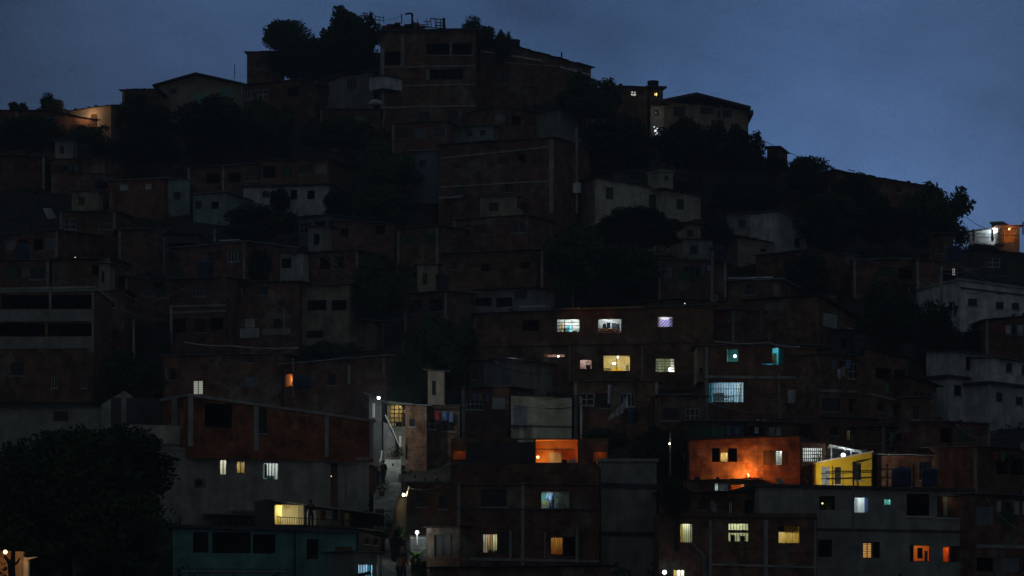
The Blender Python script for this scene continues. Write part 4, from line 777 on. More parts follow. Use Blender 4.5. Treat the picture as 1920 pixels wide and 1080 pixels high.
# lower right grey building
YL = D(1085)
r_, f_ = H('large grey house with two rows of windows at lower right', 1424, 1822, 913, 922, 1120, 'plaster_grey', roof='concrete_dark', depth=8, Y=YL + 1, yaw=1, rise=0, over=.15,
  wins=[(1536, 930, 1566, 956, 'lit', lit(room='shutter_green', c=(1, .6, .2), p=.25, bars=(0, 0), lamp=(.35, .5, .6), bulb='bulb_orange', br=.035, dp=1.6, ft=.02, items=[('potted_plant', 'green plant catching light in the dim flame-lit window', 'plant', .5, .1, .9, .7, .35, 0, 'leaves_bright')])),
        (1600, 932, 1628, 962, 'lit', lit(room='room_white', c=CC, p=8, bars=(0, 0), lamp=(.6, 0, .8), dp=1.3, ft=.03, frame='metal_grey', cur=[(.0, .35, 'curtain_white'), (.8, .98, 'curtain_blue')])),
        (1658, 936, 1671, 947, 'lit', lit(room='room_teal', c=(.8, 1, .9), p=7, bars=(0, 0), lamp=(.2, 0, .6), dp=1.0, ft=.02, ex=.05)),
        (1700, 926, 1743, 967, 'hole'), (1757, 930, 1800, 970, 'lit', lit(room='concrete_dark', c=CY, p=.35, bars=(0, 0), lamp=(.35, .1, .6), dp=1.6, ft=.03, cur=[(.32, .5, 'curtain_white')])),
        (1534, 1012, 1560, 1044, 'hole'), (1617, 1017, 1636, 1047, 'blind', {'c': (1, .50, .14), 'e': .55}), (1637, 1016, 1650, 1046, 'hole'),
        (1706, 1022, 1744, 1053, 'lit', lit(room='room_orange', c=(1, .65, .32), p=4.5, bars=(0, 0), lamp=(.4, .0, .9), dp=1.7, ft=.03, items=[('chair', 'dark slatted chair back inside the orange lit window', 'chair', .48, .15, .72, .8, .4, .1, 'black_item'), ('wardrobe', 'black wardrobe at the left of the orange lit window', 'wardrobe', .0, 0, .3, 1, .5, .3, 'black_item'), ('towel', 'blue towel hanging in the orange lit window', 'towel', .8, .35, .95, 1, .3, .05, 'cloth_blue')])),
        (1768, 1025, 1781, 1054, 'lit', lit(room='room_orange', c=(1, .6, .25), p=5, bars=(0, 0), lamp=(.5, .0, .6), dp=1.1, ft=.02, ex=.05, cur=[(0, 1, 'curtain_orange')])), (1782, 1024, 1800, 1054, 'hole')],
  cols=[(1486, 915, 990, 3), (1748, 920, 975, 4), (1812, 920, 1080, 4)], beams=[(1530, 990, 1822, 995, 4, 'concrete_dark'), (1698, 968, 1745, 969, 2, 'plaster_white'), (1755, 971, 1802, 972, 2, 'plaster_white')])
r_, f_ = H('dim brick house with three bright windows in a row at lower right', 1236, 1532, 962, 962, 1120, 'brick', roof=None, depth=6, Y=YL - 1.2, yaw=0,
  wins=[(1275, 981, 1299, 1018, 'lit', lit(room='room_green', c=CD, p=17, bars=(5, 0), bt=.014, lamp=(.5, -.1, .9), dp=1.4, ft=.03)),
        (1365, 981, 1404, 1016, 'lit', lit(room='room_green', c=CD, p=11, bars=(6, 1), bt=.016, lamp=(.6, -.05, .9), dp=1.6, ft=.03, items=[('valance', 'dark band of cloth across the middle bright window', 'cloth', 0, .36, 1, .5, .3, .05, 'black_item'), ('fan', 'dark desk fan on the sill of the middle bright window', 'fan', .15, .62, .36, 1, .3, .1, 'black_item'), ('jar', 'dark round jar on the sill of the middle bright window', 'jar', .62, .66, .84, 1, .3, .1, 'black_item')])),
        (1459, 986, 1500, 1019, 'lit', lit(room='room_yellow', c=CD, p=9, bars=(0, 0), lamp=(.4, -.1, .8), dp=1.5, ft=.03, cur=[(.3, .98, 'curtain_yellow')], items=[('valance', 'wide black shade over the third bright window', 'shade', 0, .0, 1, .34, .25, .05, 'black_item')])),
        (1262, 1068, 1284, 1095, 'lit', lit(room='room_white', c=CD, p=14, bars=(2, 0), lamp=(.5, 0, .8), dp=1.2, ft=.03))],
  cols=[(1332, 975, 1100, 6), (1436, 975, 1100, 7), (1528, 975, 1100, 4)], beams=[(1236, 966, 1532, 968, 4, 'concrete_dark'), (1330, 1056, 1532, 1062, 4)])
H('rough dark house above the three bright windows, left part', 1238, 1420, 926, 922, 975, 'brick_brown', roof='zinc_dark', depth=4, Y=YL + 2.5, yaw=0, rise=.1,
  wins=[(1310, 938, 1324, 956, 'dark', {}), (1366, 940, 1374, 966, 'blind', {'c': (.6, .7, .8), 'e': .05}), (1396, 938, 1416, 966, 'hole')])
H('dark brick house with pale roof edge and water tanks at right', 1644, 1822, 854, 857, 925, 'brick', roof='zinc_pale', rise=.0, depth=3, Y=YY + .5, yaw=0, over=.35, wins=[(1724, 866, 1758, 900, 'dark', {'bars': (4, 0)}), (1785, 868, 1800, 884, 'dark', {})])
H('dark brick house at the right edge below the white houses', 1826, 1960, 838, 842, 925, 'brick_brown', nx=4, Y=D(960))
H('dark orange-brown brick house at the bottom right corner', 1828, 1960, 928, 932, 1120, 'brick', nx=3, Y=YL + 1)
H('brick house with one narrow lit slot above the canopy', 1540, 1650, 782, 786, 840, 'brick', roof='zinc', Y=D(870), rise=.2, wins=[(1588, 806, 1599, 826, 'lit', lit(room='room_green', c=CD, p=9, bars=(2, 0), bt=.03, lamp=(.5, 0, .6), dp=1.0, ft=.03, ex=.05)), (1556, 800, 1572, 816, 'dark', {})])
H('dark house right of the narrow lit slot', 1654, 1776, 800, 806, 850, 'brick_brown', nx=3, Y=D(880))
H('dark brick house right of the barred window house, lower storey', 1400, 1536, 790, 796, 830, 'brick_brown', roof='zinc', nx=3, Y=D(880))
H('dark house behind the orange-glowing brick house', 1290, 1396, 790, 790, 830, 'concrete_dark', roof='zinc', nx=2, Y=D(885))
H('dark brick house at the right edge above the dark pitched roof', 1760, 1856, 790, 796, 845, 'brick_red', nx=3, Y=D(900))
# ridge lamplit house at the far right
r_, f_ = H('orange lamplit porch house on the ridge at the right edge', 1876, 1912, 424, 424, 458, 'plaster_beige', roof='tile', rise=.2, over=.35, depth=4, Y=D(470), yaw=0,
  wins=[(1879, 427, 1909, 455, 'lit', lit(room='room_orange', c=(1, .72, .42), p=20, bars=(7, 1), bt=.03, lamp=(.5, .0, .35), bulb='bulb_orange', br=.1, dp=1.5, ft=.03, ex=.05))])
lamp(f_.w(*f_.uz(1893, 427), -.9), 16, CO, r_)
H('grey block hut between the lamplit fence and the orange porch', 1859, 1878, 420, 419, 452, 'plaster_grey', roof='concrete', rise=0, depth=3, Y=D(455) + 3, wins=[(1862, 423, 1866, 427, 'dark', {})], name='ridge_hut', cat='hut')
fw = Fac(1816, D(455) + 1, 1872, D(455) + .2)
wr = empty('garden_wall', fw.w(fw.L / 2, fw.uz(1840, 455)[1], 0), 'white wall lit by a cool lamp on the right ridge', 'wall'); wr['kind'] = 'thing'
q = MB()
def gp(px, py, d):
    u, z = fw.uz(px, py); return fw.w(u, z, d)
q.hexa([gp(1816, 478, 0), gp(1872, 478, 0), gp(1872, 478, .2), gp(1816, 478, .2), gp(1816, 436, 0), gp(1872, 427, 0), gp(1872, 427, .2), gp(1816, 436, .2)]); q.build('wall', MC['plaster_white'], wr)
q = MB(); q.hexa([gp(1814, 436, -.5), gp(1874, 427, -.5), gp(1874, 424, 1.5), gp(1814, 433, 1.5), gp(1814, 434.5, -.5), gp(1874, 425.5, -.5), gp(1874, 422.5, 1.5), gp(1814, 431.5, 1.5)]); q.build('roof', MC['zinc_dark'], wr)
fn = empty('fence', gp(1848, 450, -1), 'white bar fence with dark posts before the lamplit ridge wall', 'fence')
q = MB()
for k in range(24): q.tube([gp(1829 + k * 2.0, 440, -1), gp(1829 + k * 2.0, 450, -1)], .02, 4)
q.tube([gp(1828, 441, -1), gp(1876, 441, -1)], .025, 4); q.tube([gp(1828, 448, -1), gp(1876, 448, -1)], .025, 4); q.build('bars', MC['metal_white'], fn)
for px in (1830, 1865):
    q = MB(); fw.pbox(q, px - 1.8, 433, px + 1.8, 456, -1.15, -.9); q.build('post', MC['concrete_dark'], fn)
lp = empty('wall_lamp', gp(1866, 433, -.4), 'bright white floodlight at the end of the ridge wall', 'lamp')
q = MB(); q.ball(gp(1867, 434, -.55), .2); q.build('light_bulb', MC['bulb_white'], lp, True); q = MB(); q.tube([gp(1867, 432, -.5), gp(1867, 428.5, -.2), gp(1867, 428.5, 0)], .03, 5); q.build('bracket', MC['metal_grey'], lp)
lamp(gp(1864, 434, -1.0), 170, CC, lp)

# ------------------------------------------------------------------ trees
def crown_mesh(seed, n=5200, leaf=.062, lobes=20, name='crown', flat=1.0):
    rnd = random.Random(seed); cs = []
    for k in range(lobes):
        while True:
            p = Vector((rnd.uniform(-1, 1), rnd.uniform(-1, 1), rnd.uniform(-1, 1)))
            if p.length < 1: break
        p *= .66; cs.append((p, rnd.uniform(.30, .46) * (1.15 - .35 * p.length)))
    for k in range(13):
        d = Vector((rnd.gauss(0, 1), rnd.gauss(0, 1), rnd.gauss(0, 1) + .4)).normalized(); cs.append((d * rnd.uniform(.62, .80), rnd.uniform(.16, .26)))
    vs, fs = [], []; tot = sum(r ** 2 for _, r in cs)
    for c, r in cs:
        m = int(n * r * r / tot)
        for _ in range(m):
            d = Vector((rnd.gauss(0, 1), rnd.gauss(0, 1), rnd.gauss(0, 1))).normalized()
            rr = r * (rnd.random() ** .35) * (1 + .22 * noise.noise(d * 2.3 + c * 5))
            p = c + d * rr
            a = (d + Vector((rnd.uniform(-1, 1), rnd.uniform(-1, 1), rnd.uniform(-1, 1)))).normalized(); e1 = a.orthogonal().normalized(); e1.rotate(Matrix.Rotation(rnd.uniform(0, 6.28), 3, a)); e2 = a.cross(e1)
            s = leaf * rnd.uniform(.55, 1.3); i = len(vs)
            vs += [p - e1 * s, p - e2 * s * .45, p + e1 * s, p + e2 * s * .45]; fs.append((i, i + 1, i + 2, i + 3))
    # twigs that stick out so the outline is uneven
    mx = [max(abs(v[a]) for v in vs) * .97 for a in range(3)]; vs = [Vector((v.x / mx[0], v.y / mx[1], v.z / mx[2])) for v in vs]
    me = bpy.data.meshes.new(name); me.from_pydata(vs, [], fs); me.update(); return me
CR = [crown_mesh(11 + k, lobes=18 + 3 * (k % 3), n=11000 if k < 5 else 8000) for k in range(7)]
def tree(label, x0, y0, x1, y1, Y=None, mat='leaves', fam=None, group=None, dpt=.85, hang=0, name='tree', cat='tree'):
    """crown filling the rectangle; trunk down to the slope"""
    Y = Y or D(y1 + 12)
    c = P((x0 + x1) / 2, (y0 + y1) / 2, Y); sx = (x1 - x0) / F * Y / 2 * 1.06; sz = (y1 - y0) / F * Y / 2 * 1.06; sy = max(1.2, min(sx, sz * 1.3) * dpt)
    zb = c.z - sz * 1.05 - 1.2 - hang
    root = empty(name, (c.x, Y, zb), label, cat, group)
    rnd = random.Random(int(x0 * 3 + y0)); k = fam if fam is not None else rnd.randrange(len(CR))
    nsub = 1 if max(sx, sz) < 3.6 else (2 if max(sx, sz) < 6 else 3)
    me = CR[k]
    if nsub > 1:      # large crowns: several limbs' worth of foliage joined into one crown mesh
        vs, fs = [], []; cnt = {2: 5, 3: 11}[nsub]
        for j in range(cnt):
            s_ = {2: .58, 3: .44}[nsub] * rnd.uniform(.85, 1.1); src = CR[(k + j) % len(CR)]
            while True:
                o = Vector((rnd.uniform(-1, 1), rnd.uniform(-1, 1), rnd.uniform(-1, 1)))
                if o.length < 1: break
            if j < 4: o = Vector(((-.9, .9, .3, -.35)[j], 0, (-.25, -.2, .85, .75)[j]))
            o = Vector((o.x * (1 - s_), o.y * (1 - s_), o.z * (1 - s_))); rot = Matrix.Rotation(rnd.uniform(0, 6.28), 3, 'Z'); i0 = len(vs)
            vs += [Vector(((rot @ v.co) * s_ + o)) for v in src.vertices]; fs += [tuple(i0 + q for q in p.vertices) for p in src.polygons]
        me = bpy.data.meshes.new('crown'); me.from_pydata(vs, [], fs); me.update()
    if nsub == 1: me = me.copy() if not me.materials else me
    if not me.materials: me.materials.append(MC[mat])
    if me.materials[0] != MC[mat]: me = me.copy(); me.materials[0] = MC[mat]
    o = bpy.data.objects.new('crown', me); o.location = (0, 0, c.z - zb); o.scale = (sx, sy, sz); o.rotation_euler = (0, 0, 0); link(o, root)
    q = MB(); b0 = Vector((c.x, Y, zb - .5)); top = c + Vector((0, 0, sz * .25)); r = max(.09, sx * .055)
    q.tube([b0, b0.lerp(top, .35) + Vector((r * .8, 0, 0)), b0.lerp(top, .7), top], [r * 1.5, r * 1.1, r * .8, r * .3], 8)
    for j in range(6):
        t = .35 + .1 * j; s0 = b0.lerp(top, t); a = rnd.uniform(0, 6.28)
        e = s0 + Vector((math.cos(a) * sx * .6, math.sin(a) * sy * .6, sz * rnd.uniform(.2, .6))); q.tube([s0, s0.lerp(e, .5) + Vector((0, 0, sz * .06)), e], [r * .55, r * .35, r * .12], 6)
    q.build('trunk', MC['bark'], root)
    return root
G1 = 'trees standing on the ridge against the sky'; G2 = 'bushes and trees on the slope between the houses'
tree('round dense tree at the left end of the summit', 491, 36, 590, 108, Y=D(170), fam=0)
tree('tallest broad tree on the summit left of the tower', 598, 11, 724, 130, Y=D(180), fam=1)
tree('low dark foliage joining the two summit trees', 496, 66, 716, 160, Y=D(190), mat='leaves_dark')
tree('open-crowned tree right of the summit railings', 858, 29, 936, 98, Y=D(190), fam=2)
tree('small pointed bush right of the open-crowned summit tree', 926, 57, 960, 116, Y=D(190), fam=3)
tree('round lone tree on the far left ridge', 70, 173, 124, 222, Y=D(250), fam=2)
tree('tiny round tree at the left edge of the ridge', 16, 191, 37, 210, Y=D(245), fam=4)
tree('second tiny round tree near the left edge of the ridge', 36, 192, 53, 210, Y=D(245), fam=5)
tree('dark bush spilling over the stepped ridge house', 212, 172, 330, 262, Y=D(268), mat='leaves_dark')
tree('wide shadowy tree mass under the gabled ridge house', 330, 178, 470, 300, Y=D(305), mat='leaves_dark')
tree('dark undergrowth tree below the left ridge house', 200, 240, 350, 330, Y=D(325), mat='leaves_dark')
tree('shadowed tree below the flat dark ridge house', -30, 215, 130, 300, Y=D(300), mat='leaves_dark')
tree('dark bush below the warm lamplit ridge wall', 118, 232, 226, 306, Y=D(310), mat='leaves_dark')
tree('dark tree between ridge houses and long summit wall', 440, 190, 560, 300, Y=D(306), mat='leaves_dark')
tree('dark tree below the white dome', 560, 215, 720, 300, Y=D(308), mat='leaves')
tree('green tree left of the slim pale blue house', 662, 262, 792, 360, Y=D(384), mat='leaves')
tree('lower green tree above the sloped-roof brick house', 660, 345, 770, 428, Y=D(432), mat='leaves')
tree('small tree in front of the white-banded house', 505, 352, 545, 396, Y=D(392), mat='leaves_dark')
tree('bush at the right end of the white-banded house', 606, 352, 660, 432, Y=D(420), mat='leaves_dark')
tree('dark tree mass under the two white left-slope houses', 420, 380, 560, 460, Y=D(462), mat='leaves_dark')
tree('tree between the wavy roof house and the white room', 455, 455, 512, 545, Y=D(540), mat='leaves_dark')
tree('dark tree right of the long gutter house foot', 1040, 135, 1175, 240, Y=D(262), mat='leaves_dark')
tree('leafy tree left of the pale lamplit hut', 1085, 215, 1230, 330, Y=D(340), mat='leaves_dark')
tree('dark tree below the modern ridge house', 1230, 222, 1370, 330, Y=D(345), mat='leaves_dark')
tree('bright-edged tree right of the modern ridge house', 1350, 232, 1442, 350, Y=D(350), mat='leaves_dark', fam=1)
tree('low bush under the tiny box house on the ridge', 1430, 285, 1482, 330, Y=D(345), mat='leaves_dark')
tree('broad ridge tree above the pale corner house', 1470, 292, 1570, 372, Y=D(380), mat='leaves_dark', fam=0)
tree('dark lower tree under the broad ridge tree', 1320, 320, 1480, 410, Y=D(400), mat='leaves_dark')
tree('dark tree at the left end of the long brown ridge house', 1556, 325, 1645, 400, Y=D(412), mat='leaves_dark')
tree('dark tree covering the foot of the long brown ridge house', 1600, 362, 1720, 460, Y=D(470), mat='leaves_dark')
tree('great round tree ending the ridge at right', 1690, 344, 1824, 478, Y=D(480), mat='leaves_dark', fam=3)
tree('dark tree mass behind the pale corner house', 1490, 360, 1630, 480, Y=D(482), mat='leaves_dark')
tree('round dark treetop under the long cream house', 1096, 384, 1284, 480, Y=D(500), mat='leaves_dark', fam=2)
tree('green tree left of the round dark treetop', 1020, 420, 1150, 560, Y=D(562), mat='leaves')
tree('dark tree below the round treetop in the centre', 1110, 460, 1246, 566, Y=D(560), mat='leaves')
tree('small tree right of the cream house foot', 1312, 410, 1380, 486, Y=D(490), mat='leaves_dark')
tree('bushy slope tree below the grey block wing', 1470, 470, 1560, 560, Y=D(560), mat='leaves_dark')
tree('tall dark tree between the right slope houses', 1610, 520, 1740, 660, Y=D(670), mat='leaves_dark')
tree('dark tree left of the white houses at the right edge', 1716, 560, 1812, 720, Y=D(730), mat='leaves_dark')
tree('dark foliage under the whitewashed edge house', 1800, 610, 1870, 662, Y=D(668), mat='leaves_dark')
tree('dark foliage under the ridge wall at the right edge', 1800, 455, 1900, 500, Y=D(505), mat='leaves_dark')
tree('tree in front of the beige stacked house', 650, 470, 770, 610, Y=D(650), mat='leaves')
tree('tall dark tree beside the lit row house', 760, 590, 900, 740, Y=D(770), mat='leaves_dark')
tree('dark tree rising behind the stairway', 730, 650, 820, 790, Y=D(800), mat='leaves_dark')
tree('bush below the beige stacked house', 560, 640, 680, 690, Y=D(690), mat='leaves_dark')
tree('dark bush under the concrete-framed house', 180, 655, 312, 745, Y=D(750), mat='leaves_dark')
tree('bush below the olive-cream house at right', 1090, 800, 1180, 850, Y=D(862), mat='leaves_dark')
tree('dark bush at the foot of the barred window house', 1180, 800, 1300, 905, Y=D(905), mat='leaves_dark')
tree('dark bushes right of the unlit worn house', 1640, 800, 1830, 850, Y=D(862), mat='leaves_dark')
tree('creeper bush on the dark house at lower right', 1236, 890, 1300, 965, Y=D(1085) - 1.5, mat='leaves_dark')
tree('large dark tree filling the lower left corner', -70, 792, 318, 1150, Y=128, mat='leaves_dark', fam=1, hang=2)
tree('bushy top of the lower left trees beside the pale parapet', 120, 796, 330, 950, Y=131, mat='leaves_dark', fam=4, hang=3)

# ------------------------------------------------------------------ stair alley
def step_run(x0, x1, y0, y1, Ya, Yb, n, label, name='stairway'):
    mb = MB()
    for k in range(n):
        f0 = k / n; f1 = (k + 1) / n; Y0 = Yb + (Ya - Yb) * f0; Y1 = Yb + (Ya - Yb) * f1
        z0 = (H0 - (y1 + (y0 - y1) * f0)) / F * Y0; z1 = (H0 - (y1 + (y0 - y1) * f1)) / F * Y1
        xa = (x0 - 960) / F * Y0; xb = (x1 - 960) / F * Y0
        mb.box((xa, Y0, z0 - .8), (xb, Y1 + .3, z1))
    o = mb.build(name, MC['stair']); tag(o, label, 'stairs'); return o
step_run(716, 752, 862, 905, D(880), D(905), 14, 'pale concrete stairs lit between the alley walls')
step_run(700, 752, 906, 990, D(905) - .2, D(985), 26, 'dark lower flight of steps under the pale stairs')
step_run(716, 770, 1010, 1090, D(1010), D(1090), 18, 'grey steps at the foot of the alley')
def slab(name, label, cat, pts, Y, th, mat):
    mb = MB(); n = len(pts); a = [P(x, y, Y) for x, y in pts]; b = [p + Vector((0, th, 0)) for p in a]
    mb.v = a + b; mb.f = [tuple(range(n)), tuple(reversed(range(n, 2 * n)))] + [(i, n + i, n + (i + 1) % n, (i + 1) % n) for i in range(n)]
    return tag(mb.build(name, MC[mat]), label, cat, kind='thing')
YA = D(870)
slab('alley_wall', 'pale rendered wall rising behind the alley stairs', 'wall', [(717, 868), (741, 868), (741, 818), (735, 800), (718, 790)], YA + 1.5, .3, 'plaster_grey')
r_, f_ = H('alley house with white posts and lamp bracket above the stairs', 692, 716, 742, 752, 858, 'concrete_dark', roof='zinc', depth=4, Y=YA - .5, yaw=0, rise=.1, wins=[(698.5, 756, 703, 782, 'blind', {'c': (.8, .9, 1), 'e': .45, 'ft': .01}), (713, 759, 715.5, 790, 'blind', {'c': (.75, 1, .95), 'e': .5, 'ft': .01})])
lp = empty('street_lamp', P(706, 752, YA - .6), 'bright white lamp high over the alley stairs', 'lamp')
q = MB(); q.tube([P(704, 752, YA - .6), P(704, 748, YA - 1.0), P(710, 745, YA - 4.0)], .03, 5); q.build('bracket', MC['metal_grey'], lp)
q = MB(); q.ball(P(710, 746, YA - 4.0), .09); q.build('light_bulb', MC['bulb_white'], lp, True); lamp(P(711, 748, YA - 4.3), 260, CW, lp, .1)
r_, f_ = H('little house with warm patterned window at the head of the alley', 726, 772, 752, 756, 830, 'plaster_olive', roof='zinc_dark', depth=4, Y=YA + 3, yaw=0, rise=.2,
  wins=[(731, 759, 765, 800, 'lit', lit(room='room_yellow', c=(1, .82, .45), p=3.2, bars=(3, 4), bt=.03, lamp=(.4, .0, .9), dp=1.4, ft=.03, items=[('shelf', 'shelf with lattice behind the warm alley window', 'shelf', .6, .3, .95, .95, .9, .3, 'wood'), ('armchair', 'dark shape of a chair inside the warm alley window', 'chair', .3, .8, .6, 1, .5, .4, 'black_item')]))])
H('dark house to the right of the alley, with a slim lit door gap', 760, 800, 760, 762, 860, 'brick_brown', roof='zinc', Y=YA - .2, depth=4, wins=[(791, 768, 794, 796, 'blind', {'c': (.5, .85, .8), 'e': .18, 'ft': .01}), (768, 785, 778, 800, 'dark', {})], yaw=0, rise=0)
q = MB(); q.tube([P(722 + k * 3.2, 778 + k * 5.5 + .18 * k * k, YA - 1) for k in range(9)], .035, 5); tag(q.build('handrail', MC['metal_white']), 'thin pale handrail slanting down above the alley stairs', 'handrail')
q = MB(); q.tube([P(751, 818, YA - 1), P(751, 838, YA - 1)], .09, 6); tag(q.build('post', MC['plaster_cream']), 'short pale post beside the alley handrail', 'post')
q = MB(); q.tube([P(716, 845, YA - 1.2), P(715, 858, YA - 1.2), P(712, 866, YA - 1.2)], .05, 6); tag(q.build('pipe', MC['plaster_white']), 'short white pipe by the alley people', 'pipe')
for k, (x, y, w, h, m_, nm, l) in enumerate(((734, 868, .5, .35, 'wood', 'crate', 'wooden crate at the head of the pale alley stairs'), (748, 905, .4, .5, 'plaster_grey', 'crate', 'grey box on the right of the pale alley stairs'), (704, 968, .45, .4, 'wood', 'crate', 'low crate beside the dark lower steps'))):
    mb = MB(); c = P(x, y, D(y) - .5); mb.box(c, c + Vector((w, .35, h)))
    for j in range(3): mb.box(c + Vector((-.02, -.03, h * (j + .15) / 3)), c + Vector((w + .02, -.002, h * (j + .8) / 3)))
    tag(mb.build(nm, MC[m_]), l, 'crate')
for k, (x, y, l) in enumerate(((742, 866, 'small potted bush above the pale alley stairs'), (716, 930, 'leafy pot plant left of the dark lower steps'), (733, 1000, 'trailing plant beside the lower alley wall'))):
    rt = empty('potted_plant', P(x, y, D(y) - .4), l, 'plant'); rq = random.Random(k); mb = MB(); c = P(x, y, D(y) - .4)
    for j in range(160):
        p = c + Vector((rq.gauss(0, .2), rq.gauss(0, .15), .3 + abs(rq.gauss(0, .28)))); e1 = Vector((rq.uniform(-1, 1), rq.uniform(-1, 1), rq.uniform(-1, 1))).normalized() * .08; e2 = e1.orthogonal().normalized() * .035; mb.quad(p - e1, p - e2, p + e1, p + e2)
    mb.build('leaves', MC['leaves'], rt); mb = MB(); mb.lathe(c, [(.13, 0), (.18, .25), (.17, .27)], 12); mb.build('pot', MC['tile'], rt)
# trunk wall with yellow lamp
def lathe_col(name, label, cat, pts, radii, mat):
    rt = empty('tree', pts[0], label, 'tree'); mb = MB(); mb.tube(pts, radii, 9); mb.build('trunk', MC[mat], rt)
    mb = MB(); a, b = pts[-1], pts[-2]; w = radii[-1]      # a stub where a limb was cut
    mb.tube([b, b + Vector((w * 2.5, 0, w * 1.5)), b + Vector((w * 4, 0, w * 4))], [w * .9, w * .7, w * .4], 7); mb.build('branch', MC[mat], rt); return rt
YS = D(1060) - 1
pp = [(748, 1072), (748, 1040), (745, 1010), (750, 985), (750, 955), (755, 935), (759, 922)]
lathe_col('tree_trunk', 'thick pale trunk rising beside the steps under a yellow lamp', 'tree trunk', [P(x, y, YS + 2) for x, y in pp], [.45, .42, .46, .40, .36, .30, .14], 'bark')
lp = empty('street_lamp', P(764, 912, YS + 1.2), 'yellow lamp on a slanting pipe beside the pale trunk', 'lamp')
q = MB(); q.tube([P(762, 931, YS + 1.2), P(764, 921, YS + 1.1), P(767, 912, YS + 1.2)], .035, 5); q.build('bracket', MC['plaster_cream'], lp)
q = MB(); q.ball(P(757, 928, YS + 1.0), .085); q.build('light_bulb', MC['bulb_warm'], lp, True); lamp(P(757, 931, YS + .75), 26, CY, lp, .1)
tree('green bush hugging the pale trunk beside the steps', 738, 985, 762, 1024, Y=YS + 1.4, mat='leaves', fam=3, name='bush', cat='bush')
# gate lamp with plant
YP = YC - .5
gt = empty('gate', P(786, 1050, YP + 1), 'pale bar gate under a cool white lamp', 'gate')
q = MB()
for k in range(11): q.tube([P(771 + k * 2.6, 1008, YP + 1), P(771 + k * 2.6, 1048, YP + 1)], .018, 4)
q.build('bars', MC['metal_white'], gt); q = MB(); q.tube([P(770, 1009, YP + 1), P(799, 1009, YP + 1)], .03, 5); q.tube([P(770, 1028, YP + 1), P(799, 1028, YP + 1)], .03, 5); q.build('rail', MC['metal_white'], gt)
lp = empty('gate_lamp', P(783, 1010, YP + .6), 'cool white globe lamp above the pale gate and plant', 'lamp')
q = MB(); q.tube([P(782, 1022, YP + .6), P(782, 1001, YP + .6)], .03, 6); q.build('pole', MC['metal_white'], lp)
q = MB(); q.ball(P(782, 998, YP + .5), .09); q.build('light_bulb', MC['bulb_cool'], lp, True); lamp(P(782, 998, YP + .3), 11, CC, lp, .1)
slab('wall', 'low grey wall behind the pale gate', 'wall', [(768, 1052), (812, 1052), (812, 1004), (768, 1004)], YP + 1.6, .2, 'plaster_grey')
pl = empty('potted_plant', P(780, 1056, YP), 'bright green broad-leaved plant under the cool gate lamp', 'plant')
q = MB(); rnd = random.Random(5); c0 = P(780, 1050, YP)
for k in range(22):
    a = rnd.uniform(0, 6.28); ln = rnd.uniform(.45, .85); up = rnd.uniform(.25, .95); prev = None
    for j in range(6):
        t = j / 5; c_ = c0 + Vector((math.cos(a) * ln * t, math.sin(a) * ln * t * .6, up * t * 1.3 - .55 * t * t)); wd = .09 * math.sin(math.pi * min(1, t + .12)) + .008; sd_ = Vector((-math.sin(a), math.cos(a), .2)).normalized() * wd
        if prev: q.quad(prev[0], prev[1], c_ + sd_, c_ - sd_)
        prev = (c_ - sd_, c_ + sd_)
q.build('leaves', MC['leaves_bright'], pl)
q = MB(); q.lathe(P(780, 1056, YP), [(.16, 0), (.22, .22), (.2, .24)], 12); q.build('pot', MC['tile'], pl)
q = MB(); q.tube([P(709, 1040, YG - 1.4), P(709, 1090, YG - 1.4)], .06, 6); q.tube([P(709, 1052, YG - 1.4), P(712, 1046, YG - 1.4)], .03, 5); tag(q.build('pole', MC['metal_white']), 'short white pole beside the foot of the alley steps', 'pole')
q = MB(); q.tube([P(650, 1087, YG - 2.5), P(695, 1073, YG - 2.5)], .1, 6); tag(q.build('beam', MC['metal_dark']), 'black slanting beam crossing the low lit window', 'beam', kind='thing')

# ------------------------------------------------------------------ lower left lit corner
YQ = 112
r_ = slab('stone_wall', 'amber lit stone wall in the bottom left corner', 'wall', [(-60, 1300), (15, 1300), (22, 1033), (-60, 1030)], YQ, .4, 'stone')
q = MB(); rnd = random.Random(3)
for k in range(26):
    cx, cy = rnd.uniform(-20, 14), rnd.uniform(1036, 1100); c_ = P(cx, cy, YQ - .02); s_ = rnd.uniform(.12, .2); n = 7
    pts = [c_ + Vector((math.cos(6.28 * j / n) * s_ * rnd.uniform(.8, 1.15), 0, math.sin(6.28 * j / n) * s_ * rnd.uniform(.6, .9))) for j in range(n)]
    i = len(q.v); q.v += pts + [p * 1 + (c_ - p) * .35 + Vector((0, -.06, 0)) for p in pts]; q.f += [tuple(i + n + j for j in range(n))] + [(i + j, i + (j + 1) % n, i + n + (j + 1) % n, i + n + j) for j in range(n)]
q.build('stones', MC['stone'], r_)
slab('gate_pillar', 'amber lit rendered pillar right of the stone wall', 'pillar', [(27, 1300), (44, 1300), (44, 1034), (28, 1034)], YQ, .4, 'plaster_beige')
slab('door_post', 'pale bright post beside the amber pillar', 'post', [(44, 1300), (53, 1300), (53, 1046), (44, 1044)], YQ - .1, .3, 'plaster_cream')
slab('eave_board', 'thin pale roof board jutting right of the bright post', 'board', [(46, 1046), (70, 1044), (53, 1049), (46, 1050)], YQ - .2, .3, 'plaster_cream')
lp = empty('street_lamp', P(10, 1036, YQ - .8), 'orange glowing lamp above the stone wall in the bottom left corner', 'lamp')
q = MB(); q.tube([P(2, 1028, YQ), P(6, 1030, YQ - .5), P(10, 1033, YQ - .8)], .03, 5); q.build('bracket', MC['metal_dark'], lp)
q = MB(); q.ball(P(10, 1035, YQ - .8), .08); q.build('light_bulb', MC['bulb_orange'], lp, True); lamp(P(12, 1038, YQ - 1.3), 14, (1, .42, .09), lp, .08); lamp(P(62, 1056, YQ - .6), 2.2, (1, .72, .4), lp, .08)
